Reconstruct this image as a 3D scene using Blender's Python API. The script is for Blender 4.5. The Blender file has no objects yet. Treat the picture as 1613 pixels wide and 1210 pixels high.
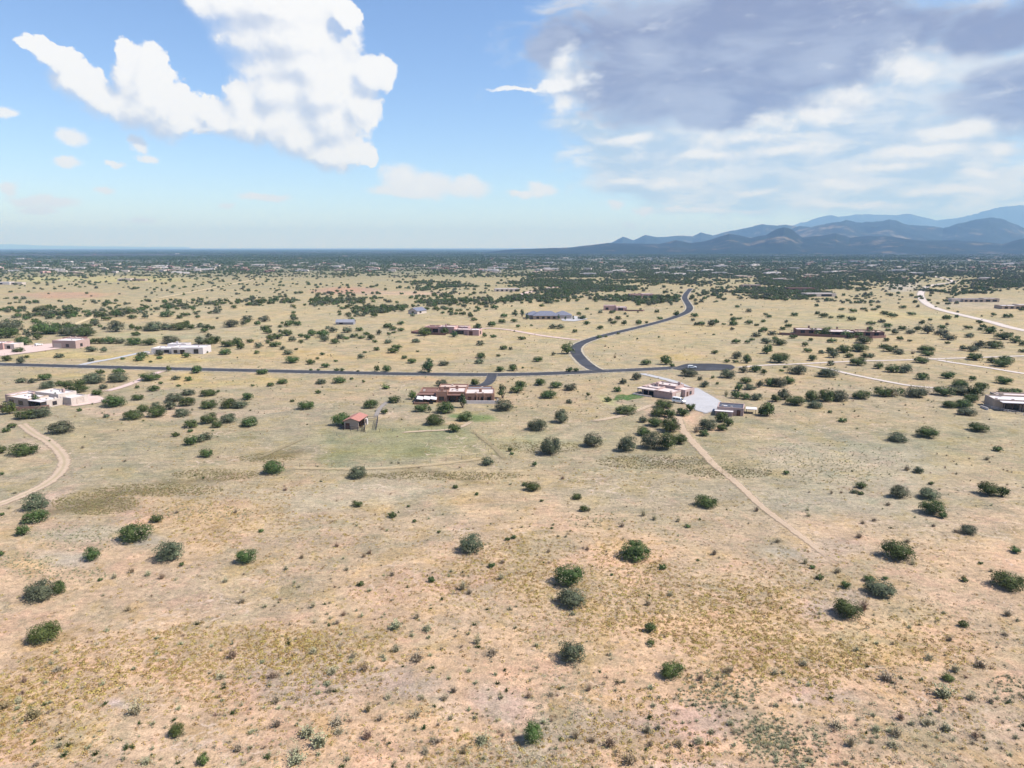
import bpy, bmesh, math, random
import numpy as np
from mathutils import Vector, Matrix

# ------------------------------------------------------------------ camera, light, exposure
SC = bpy.context.scene
COL = SC.collection
R = math.radians
CAM_H, FPX, CX, CY, HORIZON = 65.0, 1118.0, 806.5, 605.0, 390.0
PITCH = math.atan((CY - HORIZON) / FPX)
cam_data = bpy.data.cameras.new('camera')
cam_data.sensor_width = 36.0
cam_data.lens = 36.0 * FPX / 1613.0
cam_data.clip_start = 0.5
cam_data.clip_end = 200000.0
cam = bpy.data.objects.new('camera', cam_data)
cam.location = (0, 0, CAM_H)
cam.rotation_euler = (math.pi / 2 - PITCH, 0, 0)
COL.objects.link(cam)
SC.camera = cam

SUN_EL, SUN_AZ = R(53), R(101)          # azimuth clockwise from +Y: to the right, a little behind the camera
SUN_DIR = Vector((math.sin(SUN_AZ) * math.cos(SUN_EL), math.cos(SUN_AZ) * math.cos(SUN_EL), math.sin(SUN_EL)))
sd = bpy.data.lights.new('sun', 'SUN')
sd.energy = 4.9
sd.angle = R(0.5)
sd.color = (1.0, 0.962, 0.91)
sun = bpy.data.objects.new('sun', sd)
sun.rotation_euler = SUN_DIR.to_track_quat('Z', 'Y').to_euler()
COL.objects.link(sun)
SC.view_settings.view_transform = 'Standard'
SC.view_settings.look = 'None'
SC.view_settings.gamma = 1.0
SC.view_settings.use_curve_mapping = False
SC.view_settings.exposure = 0.68
SC.cycles.max_bounces = 5
SC.cycles.diffuse_bounces = 2
SC.cycles.glossy_bounces = 2
SC.cycles.transparent_max_bounces = 12
SC.cycles.volume_bounces = 0
SC.cycles.use_denoising = True

def lin(c):
    return tuple(((v / 255) / 12.92 if v / 255 <= 0.04045 else ((v / 255 + 0.055) / 1.055) ** 2.4) for v in c)

def ray(x, y):
    a, b = (x - CX) / FPX, (CY - y) / FPX
    return (a, math.cos(PITCH) + b * math.sin(PITCH), -math.sin(PITCH) + b * math.cos(PITCH))

# ------------------------------------------------------------------ world: physical sky and its clouds
world = bpy.data.worlds.new('World')
SC.world = world
world.use_nodes = True
WT = world.node_tree
WT.nodes.clear()
SKY_STRENGTH = 0.10

class Nodes:
    """small helper: writes node expressions"""
    def __init__(self, nt):
        self.nt = nt
    def node(self, t, **kw):
        n = self.nt.nodes.new(t)
        for k, v in kw.items():
            setattr(n, k, v)
        return n
    def put(self, sock, v):
        if hasattr(v, 'is_output'):
            self.nt.links.new(v, sock)
        elif v is not None:
            sock.default_value = v
    def m(self, op, a, b=None, c=None, clamp=False):
        n = self.node('ShaderNodeMath', operation=op, use_clamp=clamp)
        for i, v in enumerate((a, b, c)):
            if v is not None:
                self.put(n.inputs[i], v)
        return n.outputs[0]
    def v(self, op, a, b=None, c=None):
        n = self.node('ShaderNodeVectorMath', operation=op)
        for i, q in enumerate((a, b, c)):
            if q is not None:
                self.put(n.inputs[i], q)
        return n.outputs['Value'] if op in ('LENGTH', 'DOT_PRODUCT', 'DISTANCE') else n.outputs[0]
    def mix(self, f, a, b, mode='MIX'):
        n = self.node('ShaderNodeMix', data_type='RGBA', blend_type=mode)
        self.put(n.inputs[0], f)
        self.put(n.inputs[6], a if hasattr(a, 'is_output') else (*a[:3], 1))
        self.put(n.inputs[7], b if hasattr(b, 'is_output') else (*b[:3], 1))
        return n.outputs[2]
    def smooth(self, x, lo, hi, a=0.0, b=1.0):
        n = self.node('ShaderNodeMapRange', interpolation_type='SMOOTHSTEP')
        for i, q in enumerate((x, lo, hi, a, b)):
            self.put(n.inputs[i], q)
        return n.outputs[0]
    def noise(self, vec, scale, detail=4.0, rough=0.55, color=False, dist=0.0):
        n = self.node('ShaderNodeTexNoise')
        self.put(n.inputs['Vector'], vec)
        self.put(n.inputs['Scale'], scale); self.put(n.inputs['Detail'], detail)
        self.put(n.inputs['Roughness'], rough); self.put(n.inputs['Distortion'], dist)
        return n.outputs['Color' if color else 'Fac']
    def vor(self, vec, scale, detail=0.0, rough=0.5, feature='F1', out='Distance', rnd=1.0):
        n = self.node('ShaderNodeTexVoronoi', feature=feature)
        self.put(n.inputs['Vector'], vec); self.put(n.inputs['Scale'], scale)
        if 'Detail' in n.inputs: self.put(n.inputs['Detail'], detail)
        if 'Roughness' in n.inputs: self.put(n.inputs['Roughness'], rough)
        self.put(n.inputs['Randomness'], rnd)
        return n.outputs[out]

W = Nodes(WT)

def azel(x, y):
    d = Vector(ray(x, y)).normalized()
    return math.degrees(math.atan2(d.x, d.y)), math.degrees(math.asin(d.z))

def ell(px):
    out = []
    for x, y, rx, ry in px:
        a, e = azel(x, y)
        k = math.degrees(1 / FPX)
        cosf = math.cos(R(a))
        out.append((a, e, max(rx * k * cosf ** 2, .12), max(ry * k * cosf, .1)))
    return out

CUMULUS = ell([(72, 70, 30, 16), (98, 92, 38, 24), (122, 120, 48, 26), (160, 140, 60, 26), (207, 100, 26, 34), (238, 145, 50, 48),
    (262, 180, 62, 36), (318, 206, 26, 14), (140, 125, 46, 30), (178, 155, 52, 34), (218, 168, 62, 40), (240, 118, 38, 42), (272, 172, 52, 38), (203, 105, 24, 34), (300, 195, 40, 22), (380, 192, 68, 38), (430, 212, 34, 26), (350, 195, 40, 24), (440, 150, 60, 60), (440, 200, 50, 40), (335, 172, 36, 20), (388, 170, 34, 42), (402, 205, 52, 36),
    (420, 8, 128, 44), (445, 55, 112, 48), (470, 105, 104, 52), (500, 150, 96, 52), (512, 200, 84, 52), (525, 245, 74, 24), (585, 128, 46, 32),
    (565, 172, 44, 40), (540, 30, 26, 26), (470, 225, 60, 34), (575, 255, 26, 14)])
PUFFS = ell([(632, 284, 34, 22), (672, 292, 44, 18), (735, 296, 34, 16), (606, 300, 26, 9), (640, 302, 60, 8),
    (850, 300, 24, 11), (818, 304, 26, 5), (12, 178, 18, 9), (116, 215, 22, 13), (104, 253, 25, 9), (220, 228, 13, 12), (230, 249, 18, 7),
    (10, 298, 18, 12), (75, 318, 52, 9), (66, 333, 30, 6), (168, 300, 14, 5), (180, 258, 16, 5), (415, 312, 40, 6), (357, 325, 12, 4), (225, 345, 22, 5),
    (968, 322, 14, 7), (1015, 331, 16, 8), (1066, 329, 12, 5), (995, 358, 10, 5), (880, 136, 26, 9), (815, 141, 44, 3)])
DARK = ell([(1130, 40, 320, 60), (1080, 125, 190, 62), (1145, 168, 185, 32), (1010, 100, 90, 70), (1250, 90, 190, 62), (1330, 40, 230, 45),
    (1640, 140, 180, 56), (1620, 30, 170, 40), (880, 60, 70, 40)])
BRIGHT = ell([(1425, 100, 75, 40), (1345, 150, 70, 24), (1280, 188, 95, 20), (1180, 216, 120, 13), (1000, 214, 60, 11), (1500, 203, 115, 18), (1590, 224, 60, 16), (1100, 243, 90, 11), (1240, 236, 100, 12), (1450, 235, 120, 13),
    (1050, 290, 62, 11), (1000, 284, 50, 9), (1180, 298, 80, 8), (1330, 288, 90, 11), (1490, 300, 120, 9), (1560, 268, 60, 9), (1400, 262, 80, 9), (900, 165, 34, 22), (895, 125, 40, 22), (898, 85, 22, 30), (1120, 330, 120, 7), (1340, 320, 140, 8)])
VEIL = ell([(1260, 225, 330, 80), (1460, 150, 330, 150), (1300, 295, 390, 46), (1560, 300, 300, 70), (1020, 200, 130, 60), (1050, 255, 170, 45), (1180, 60, 380, 120), (1060, 292, 150, 22)])

def union(p, ells, k):
    acc = None
    for a, e, ra, re in ells:
        q = W.v('MULTIPLY_ADD', p, (1 / ra, 1 / re, 0), (-a / ra, -e / re, 0))
        L = W.v('LENGTH', q)
        acc = L if acc is None else W.m('SMOOTH_MIN', acc, L, k)
    return W.m('SUBTRACT', 1.0, acc)

def to_azel(d):
    s = W.node('ShaderNodeSeparateXYZ'); W.put(s.inputs[0], d)
    az = W.m('MULTIPLY', W.m('ARCTAN2', s.outputs[0], s.outputs[1]), 180 / math.pi)
    el = W.m('MULTIPLY', W.m('ARCSINE', s.outputs[2]), 180 / math.pi)
    c = W.node('ShaderNodeCombineXYZ'); W.put(c.inputs[0], az); W.put(c.inputs[1], el)
    return c.outputs[0], az, el

def white_field(d, puffs=True):
    """density of the white cumulus in direction d"""
    p, az, el = to_azel(d)
    wob = W.v('SUBTRACT', W.noise(d, 9.0, 3.0, 0.55, color=True), (0.5, 0.5, 0.5))
    curl = W.v('SUBTRACT', W.noise(d, 30.0, 7.0, 0.64, color=True), (0.5, 0.5, 0.5))
    bump = W.vor(d, 24.0, 2.0, 0.6, 'F1')
    pw = W.v('MULTIPLY_ADD', curl, (2.6, 2.3, 0), W.v('MULTIPLY_ADD', wob, (3.2, 2.8, 0), p))
    big = W.m('ADD', union(pw, CUMULUS, 0.25), 0.05)
    # the same kind of clouds go on outside the picture
    out = W.m('MULTIPLY', W.m('SUBTRACT', W.noise(d, 3.2, 6.0, 0.6), 0.60), 5.0)
    hide = W.m('MAXIMUM', W.smooth(W.m('ABSOLUTE', az), 42.0, 54.0), W.smooth(el, 22.0, 30.0))
    out = W.m('ADD', out, W.m('MULTIPLY', W.m('SUBTRACT', hide, 1.0), 4.0))
    big = W.m('MAXIMUM', big, out)
    vol = W.m('SUBTRACT', W.m('MINIMUM', big, 0.9), W.m('MULTIPLY', bump, 0.20))
    if not puffs: return vol
    s_ = W.node('ShaderNodeSeparateColor'); W.put(s_.inputs[0], curl)
    small = W.m('ADD', union(W.v('MULTIPLY_ADD', curl, (2.2, 1.3, 0), W.v('MULTIPLY_ADD', wob, (1.2, .7, 0), p)), PUFFS, 0.15), 0.28)
    small = W.m('ADD', small, W.m('MULTIPLY', s_.outputs[0], 0.8))
    return big, small, p, az, el, wob, s_.outputs[1], vol

tc = W.node('ShaderNodeTexCoord')
D0 = W.v('NORMALIZE', tc.outputs['Generated'])
lightstep = Vector((0.62, 0.0, 0.78)) * 0.022
D1 = W.v('NORMALIZE', W.v('ADD', D0, tuple(lightstep)))
big0, small0, P0, AZ, EL, WOB, FINE, vol0 = white_field(D0)
vol1 = white_field(D1, False)
sky = W.node('ShaderNodeTexSky', sky_type='NISHITA', sun_disc=False)
sky.sun_elevation = SUN_EL
sky.sun_rotation = SUN_AZ
sky.altitude = 2000.0
sky.air_density = 1.0
sky.dust_density = 0.25
sky.ozone_density = 1.6
base = W.mix(1.0, sky.outputs[0], (1.02, 1.07, 1.22), 'MULTIPLY')
K = 1.0 / SKY_STRENGTH
def kc(r, g, b, s=0.62):
    c = lin((r, g, b)); return tuple(q * K * s for q in c)

# high pale veil and grey stratocumulus on the right
Dst = W.v('MULTIPLY', D0, (1.0, 1.0, 2.6))
n1 = W.noise(Dst, 7.0, 4.0, 0.58, dist=0.25)
n2 = W.noise(Dst, 15.0, 6.0, 0.6, dist=0.35)
wide = W.v('MULTIPLY_ADD', WOB, (9.0, 4.5, 0), P0)
veil = W.m('ADD', union(wide, VEIL, 0.4), W.m('MULTIPLY', W.m('SUBTRACT', n2, 0.5), 1.1))
veil_a = W.smooth(veil, -0.12, 0.42, 0.0, 0.97)
veil_c = W.mix(W.smooth(n2, 0.40, 0.62), kc(186, 209, 236), kc(240, 245, 251))
veil_c = W.mix(W.smooth(n1, 0.42, 0.60, 0.0, 0.45), veil_c, kc(196, 214, 238))
c1 = W.mix(veil_a, base, veil_c)
dark = W.m('ADD', union(wide, DARK, 0.35), W.m('MULTIPLY', W.m('SUBTRACT', n2, 0.5), 1.0))
dark_a = W.smooth(dark, -0.05, 0.45, 0.0, 0.96)
dark_c = W.mix(W.smooth(n1, 0.40, 0.64), kc(140, 149, 183), kc(172, 182, 209))
dark_c = W.mix(W.smooth(n2, 0.56, 0.74, 0.0, 0.6), dark_c, kc(226, 233, 244))
c2 = W.mix(dark_a, c1, dark_c)
# bright broken bands under and around the grey mass
brt = W.m('ADD', union(W.v('MULTIPLY_ADD', WOB, (4.2, 2.0, 0), P0), BRIGHT, 0.2), W.m('ADD', W.m('MULTIPLY', FINE, 1.5), W.m('MULTIPLY', W.m('SUBTRACT', n2, 0.5), 1.6)))
c2 = W.mix(W.smooth(brt, -0.25, 0.75, 0.0, 0.92), c2, W.mix(W.smooth(brt, 0.0, 0.9), kc(222, 231, 243), kc(253, 253, 254, .625)))
# white cumulus, lit from the sun's side
dens = W.m('MAXIMUM', big0, small0)
lit = W.m('SUBTRACT', vol0, vol1)
shade = W.smooth(W.m('ADD', lit, W.m('MULTIPLY', FINE, 0.5)), -0.55, 0.26)
shade = W.m('MAXIMUM', shade, W.smooth(big0, -0.05, -0.3, 0.0, 0.9))
white_c = W.mix(shade, kc(200, 211, 234, .62), kc(253, 253, 254, 0.65))
alpha = W.m('MAXIMUM', W.smooth(big0, 0.0, W.smooth(lit, -0.25, 0.15, 0.60, 0.15)), W.smooth(small0, 0.0, 0.70, 0.0, 0.97))
c3 = W.mix(alpha, c2, white_c)
bg = W.node('ShaderNodeBackground')
W.put(bg.inputs[0], c3); bg.inputs[1].default_value = SKY_STRENGTH
# the rest of the sky needs only the clouds that go on around the picture
out_o = W.m('MULTIPLY', W.m('SUBTRACT', W.noise(D0, 3.2, 6.0, 0.6), 0.60), 5.0)
cw_o = W.mix(W.smooth(out_o, 1.2, 0.1), kc(200, 211, 234, .62), kc(253, 253, 254, 0.65))
bg2 = W.node('ShaderNodeBackground')
W.put(bg2.inputs[0], W.mix(W.smooth(out_o, 0.0, 0.20), base, cw_o)); bg2.inputs[1].default_value = SKY_STRENGTH
_, az_o, el_o = to_azel(D0)
far_side = W.m('GREATER_THAN', W.m('MAXIMUM', W.smooth(W.m('ABSOLUTE', az_o), 42.0, 54.0), W.smooth(el_o, 22.0, 30.0)), 0.999)
mixs = W.node('ShaderNodeMixShader')
W.put(mixs.inputs[0], far_side); WT.links.new(bg.outputs[0], mixs.inputs[1]); WT.links.new(bg2.outputs[0], mixs.inputs[2])
wo = W.node('ShaderNodeOutputWorld')
WT.links.new(mixs.outputs[0], wo.inputs[0])
try:
    world.cycles.sampling_method = 'MANUAL'
    world.cycles.sample_map_resolution = 256
except Exception:
    pass

# ------------------------------------------------------------------ helpers
rng = np.random.default_rng(7)
random.seed(7)

def hash2(ix, iy, s):
    n = (ix.astype(np.int64) * 374761393 + iy.astype(np.int64) * 668265263 + s * 1442695041) & 0x7fffffff
    n = ((n ^ (n >> 13)) * 1274126177) & 0x7fffffff
    return ((n ^ (n >> 16)) & 0xffff) / 65535.0

def vnoise(x, y, s=0):
    xi, yi = np.floor(x), np.floor(y)
    fx, fy = x - xi, y - yi
    fx, fy = fx * fx * (3 - 2 * fx), fy * fy * (3 - 2 * fy)
    a, b = hash2(xi, yi, s), hash2(xi + 1, yi, s)
    c, d = hash2(xi, yi + 1, s), hash2(xi + 1, yi + 1, s)
    return (a * (1 - fx) + b * fx) * (1 - fy) + (c * (1 - fx) + d * fx) * fy

def fbm(x, y, s=0, o=4):
    x, y = np.asarray(x, float), np.asarray(y, float)
    t, amp, tot = 0, 1.0, 0
    for k in range(o):
        t = t + amp * vnoise(x * 2 ** k + 17.3 * k, y * 2 ** k - 9.1 * k, s + k); tot += amp; amp *= 0.5
    return t / tot

def sstep(x, a, b):
    t = np.clip((x - a) / (b - a), 0, 1)
    return t * t * (3 - 2 * t)

def height(x, y):
    x, y = np.asarray(x, float), np.asarray(y, float)
    r = np.hypot(x, y)
    near = (fbm(x / 70, y / 70, 5, 2) - 0.5) * 1.3 * (1 - sstep(r, 350, 900))
    far = (fbm(x / 900, y / 900, 9, 2) - 0.5) * 5.0 * sstep(r, 500, 1500)
    return near + far

def _h1(ix, iy, s):
    n = (ix * 374761393 + iy * 668265263 + s * 1442695041) & 0x7fffffff
    n = ((n ^ (n >> 13)) * 1274126177) & 0x7fffffff
    return ((n ^ (n >> 16)) & 0xffff) / 65535.0

def _v1(x, y, s):
    xi, yi = math.floor(x), math.floor(y)
    fx, fy = x - xi, y - yi
    fx, fy = fx * fx * (3 - 2 * fx), fy * fy * (3 - 2 * fy)
    return (_h1(xi, yi, s) * (1 - fx) + _h1(xi + 1, yi, s) * fx) * (1 - fy) + (_h1(xi, yi + 1, s) * (1 - fx) + _h1(xi + 1, yi + 1, s) * fx) * fy

def hz(x, y):
    """height() for one point, without array overhead"""
    r = math.hypot(x, y)
    def f2(x, y, s):
        return (_v1(x, y, s) + .5 * _v1(x * 2 + 17.3, y * 2 - 9.1, s + 1)) / 1.5
    def ss(v, a, b):
        t = min(max((v - a) / (b - a), 0), 1); return t * t * (3 - 2 * t)
    h = 0.0
    if r < 900: h += (f2(x / 70, y / 70, 5) - .5) * 1.3 * (1 - ss(r, 350, 900))
    if r > 500: h += (f2(x / 900, y / 900, 9) - .5) * 5.0 * ss(r, 500, 1500)
    return h

def ground(x, y):
    """the ground point seen at a photograph position"""
    d = ray(x, max(y, HORIZON + 1.0))
    h = 0.0
    for _ in range(8):
        t = (CAM_H - h) / -d[2]
        h += 0.6 * (hz(d[0] * t, d[1] * t) - h)
    return Vector((d[0] * t, d[1] * t, hz(d[0] * t, d[1] * t)))

def project(x, y, z=0.0):
    """photograph position of points (arrays)"""
    zc = y * math.cos(PITCH) - (z - CAM_H) * math.sin(PITCH)
    yc = y * math.sin(PITCH) + (z - CAM_H) * math.cos(PITCH)
    zc = np.where(zc < 0.1, 0.1, zc)
    return CX + FPX * x / zc, CY - FPX * yc / zc

def mpp(p):
    """metres in one photograph pixel at a point"""
    return (p.y * math.cos(PITCH) - (p.z - CAM_H) * math.sin(PITCH)) / FPX

def tag(o, label=None, cat=None, group=None, kind=None):
    if label: o['label'] = label
    if cat: o['category'] = cat
    if group: o['group'] = group
    if kind: o['kind'] = kind
    return o

def link(name, me, parent=None, loc=None, rz=None):
    o = bpy.data.objects.new(name, me)
    COL.objects.link(o)
    if parent is not None: o.parent = parent
    if loc is not None: o.location = loc
    if rz is not None: o.rotation_euler = (0, 0, rz)
    return o

def mesh_np(name, verts, faces, mat=None, smooth=False, loops=4):
    verts = np.asarray(verts, np.float32); faces = np.asarray(faces, np.int32)
    me = bpy.data.meshes.new(name)
    me.vertices.add(len(verts)); me.vertices.foreach_set('co', verts.ravel())
    n = faces.shape[1]
    me.loops.add(faces.size); me.loops.foreach_set('vertex_index', faces.ravel())
    me.polygons.add(len(faces))
    me.polygons.foreach_set('loop_start', np.arange(0, faces.size, n, dtype=np.int32))
    me.polygons.foreach_set('loop_total', np.full(len(faces), n, dtype=np.int32))
    if smooth: me.polygons.foreach_set('use_smooth', np.ones(len(faces), bool))
    me.update(calc_edges=True); me.validate()
    if mat: me.materials.append(mat)
    return me

def mesh_bm(name, bm, mat=None, smooth=False):
    me = bpy.data.meshes.new(name)
    bm.normal_update(); bm.to_mesh(me); bm.free()
    if smooth:
        for p in me.polygons: p.use_smooth = True
    if mat: me.materials.append(mat)
    return me

def material(name, color, rough=0.85, var=0.25, scale=3.0, bump=0.0, rnd=0.0, spec=0.3, metal=0.0, var2=None):
    """base colour broken up by noise, with optional per-object variation"""
    m = bpy.data.materials.new(name); m.use_nodes = True
    nt = m.node_tree; N = Nodes(nt); b = nt.nodes['Principled BSDF']
    tcn = N.node('ShaderNodeTexCoord').outputs['Object']
    n = N.noise(tcn, scale, 6.0, 0.6)
    f = N.smooth(n, 0.25, 0.75)
    lo = tuple(c * (1 - var) for c in color); hi = tuple(min(c * (1 + var), 0.95) for c in (var2 or color))
    c = N.mix(f, lo, hi)
    if rnd:
        oi = N.node('ShaderNodeObjectInfo').outputs['Random']
        hsv = N.node('ShaderNodeHueSaturation')
        N.put(hsv.inputs['Value'], N.m('MULTIPLY_ADD', oi, 2 * rnd, 1 - rnd))
        N.put(hsv.inputs['Hue'], N.m('MULTIPLY_ADD', oi, 0.04, 0.48))
        N.put(hsv.inputs['Color'], c); c = hsv.outputs[0]
    N.put(b.inputs['Base Color'], c)
    b.inputs['Roughness'].default_value = rough; b.inputs['Specular IOR Level'].default_value = spec
    b.inputs['Metallic'].default_value = metal
    if bump:
        bn = N.node('ShaderNodeBump'); bn.inputs['Strength'].default_value = bump; bn.inputs['Distance'].default_value = 0.1
        N.put(bn.inputs['Height'], N.noise(tcn, scale * 5, 4.0)); nt.links.new(bn.outputs[0], b.inputs['Normal'])
    return m
# ------------------------------------------------------------------ ground
ALB = 0.605
def gcol(r, g, b):
    return np.array([c * ALB * k for c, k in zip(lin((r, g, b)), (1.0, .99, 1.09))])

# patches with a colour of their own: photograph position, half sizes, colour, strength
PATCHES = [
    (620, 700, 190, 30, (168, 163, 124), .95), (560, 712, 120, 22, (156, 156, 116), .8), (660, 690, 100, 12, (162, 161, 120), .8),
    (150, 795, 85, 20, (138, 124, 96), .9), (240, 772, 120, 11, (146, 132, 102), .85), (340, 748, 80, 10, (142, 130, 98), .85), (420, 722, 46, 8, (142, 130, 94), .85), (700, 752, 130, 7, (150, 138, 106), .8), (1040, 730, 100, 12, (150, 140, 110), .7),
    (780, 656, 42, 12, (118, 142, 84), .9), (765, 648, 26, 7, (110, 140, 84), .8), (850, 700, 90, 14, (180, 176, 136), .6),
    (1080, 735, 110, 14, (168, 158, 124), .6), (1150, 745, 60, 8, (158, 146, 104), .6), (1040, 725, 50, 8, (176, 170, 158), .5), (1340, 735, 200, 40, (190, 184, 160), .5),
    (230, 562, 130, 6, (208, 186, 122), .7), (90, 560, 80, 7, (206, 188, 130), .6), (330, 600, 110, 10, (210, 186, 124), .6), (100, 592, 90, 6, (206, 186, 126), .6),
    (470, 560, 90, 10, (208, 184, 128), .5), (640, 560, 100, 9, (206, 184, 132), .5), (1060, 560, 80, 6, (204, 180, 118), .6), (870, 520, 60, 6, (204, 186, 124), .5),
    (640, 598, 80, 5, (216, 180, 134), .6), (250, 530, 140, 5, (178, 180, 142), .6), (100, 465, 90, 6, (206, 168, 140), .8), (545, 458, 62, 7, (208, 166, 140), .8),
    (640, 462, 90, 4, (220, 188, 162), .7), (180, 440, 150, 6, (200, 192, 132), .6), (60, 440, 60, 5, (200, 196, 140), .6), (1400, 500, 160, 12, (202, 192, 140), .5),
    (920, 447, 90, 5, (180, 180, 140), .6), (890, 456, 60, 4, (220, 190, 162), .7), (1540, 478, 70, 12, (206, 190, 162), .7), (1420, 452, 30, 10, (205, 198, 184), .7), (1230, 445, 60, 4, (170, 176, 136), .6),
    (1005, 648, 50, 16, (220, 190, 160), .7), (1075, 660, 26, 18, (222, 190, 158), .8), (1110, 645, 30, 10, (216, 200, 160), .6), (1180, 610, 60, 10, (212, 190, 158), .6),
    (660, 655, 80, 12, (208, 184, 152), .6), (725, 672, 30, 6, (218, 190, 160), .8), (300, 650, 120, 14, (214, 188, 160), .6), (175, 655, 60, 12, (212, 188, 164), .5), (25, 705, 40, 16, (214, 190, 168), .6),
    (105, 770, 40, 14, (214, 186, 164), .7), (200, 820, 60, 14, (216, 186, 164), .6), (130, 850, 90, 22, (184, 182, 160), .6), (60, 900, 90, 26, (188, 182, 166), .7), (240, 870, 60, 20, (192, 182, 166), .6),
    (560, 780, 260, 20, (198, 188, 162), .5), (1300, 790, 150, 24, (196, 186, 158), .5), (520, 870, 120, 40, (216, 186, 148), .6), (420, 900, 60, 50, (216, 188, 140), .5), (740, 910, 100, 26, (216, 186, 158), .5),
    (950, 880, 120, 30, (222, 190, 156), .7), (1000, 940, 160, 40, (220, 188, 150), .6), (1340, 890, 110, 20, (206, 184, 164), .6), (1330, 960, 50, 16, (190, 176, 170), .5), (1400, 1000, 160, 30, (214, 188, 142), .6),
    (620, 960, 130, 26, (218, 186, 152), .5), (850, 1000, 120, 30, (222, 190, 152), .6), (200, 1000, 140, 30, (212, 184, 152), .5), (470, 1050, 130, 60, (184, 172, 158), .7), (640, 1060, 90, 40, (186, 172, 160), .6),
    (780, 1090, 60, 40, (190, 180, 166), .6), (900, 1130, 120, 40, (180, 170, 152), .6), (1060, 1120, 120, 36, (192, 174, 160), .6), (1320, 1080, 80, 26, (196, 176, 162), .6), (1270, 1095, 26, 12, (228, 204, 182), .8),
    (1500, 1130, 120, 40, (192, 174, 154), .6), (690, 1105, 40, 26, (226, 204, 176), .7), (820, 1175, 50, 26, (226, 204, 180), .7), (1050, 1195, 90, 16, (226, 204, 186), .7), (195, 1100, 22, 8, (230, 206, 190), .9),
    (80, 1140, 110, 60, (212, 186, 148), .6), (250, 1180, 120, 40, (214, 188, 154), .6), (1590, 660, 40, 10, (214, 196, 150), .6), (1500, 620, 60, 8, (212, 192, 168), .5),
    (1290, 880, 30, 10, (214, 200, 184), .7), (1520, 720, 60, 12, (196, 176, 130), .5), (1230, 680, 60, 14, (206, 188, 150), .5),
    (985, 634, 26, 7, (190, 190, 130), .7), (660, 641, 60, 10, (190, 180, 140), .5),
]
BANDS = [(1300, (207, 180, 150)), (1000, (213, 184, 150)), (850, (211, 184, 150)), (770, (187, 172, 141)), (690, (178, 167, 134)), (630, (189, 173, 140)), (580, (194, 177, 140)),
         (520, (196, 181, 142)), (470, (191, 177, 138)), (440, (180, 170, 130)), (428, (146, 146, 116)), (412, (100, 110, 94)), (402, (50, 62, 56)), (390, (48, 60, 58))]  # farthest tones: forest green with cloud shadow darkened into the colour

def project_flat(x, y):
    return project(x, y, height(x, y))

def gold_field(x, y):
    """how thickly the golden snakeweed grows"""
    px, py = project_flat(x, y)
    n = fbm(x / 34, y / 34, 31, 4) + 0.16 * (fbm(x / 6, y / 6, 33, 3) - .5)
    g = sstep(n, 0.42, 0.68)
    w = 0.25 + 0.75 * sstep(py, 730, 830)
    w = w * (1 - 0.7 * sstep(py, 1010, 1100) * sstep(px, 250, 420) * (1 - sstep(px, 1000, 1150)))
    w = w * (1 - 0.8 * (1 - sstep(px, 120, 330)) * sstep(py, 740, 800) * (1 - sstep(py, 940, 980)))
    bonus = np.zeros_like(g)
    for cx, cy, rx, ry in ((520, 870, 110, 50), (680, 890, 110, 40), (980, 870, 160, 60), (1180, 930, 120, 60), (1480, 1010, 160, 60), (920, 1000, 150, 50), (560, 860, 260, 80), (900, 870, 300, 80), (1250, 900, 220, 60), (700, 930, 240, 60), (1100, 830, 120, 40), (90, 1170, 120, 50), (1460, 870, 140, 50), (1300, 1030, 120, 40), (420, 900, 40, 40)):
        bonus = np.maximum(bonus, 1 - np.hypot((px - cx) / rx, (py - cy) / ry))
    g = np.clip(g * w * .85 + 0.75 * np.clip(bonus, 0, 1) * (0.1 + n * 1.3), 0, .85)
    return g

def grey_field(x, y):
    """how thickly the grey sage and grass grow"""
    n = fbm(x / 26, y / 26, 51, 4)
    return sstep(n, 0.46, 0.66)

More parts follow.
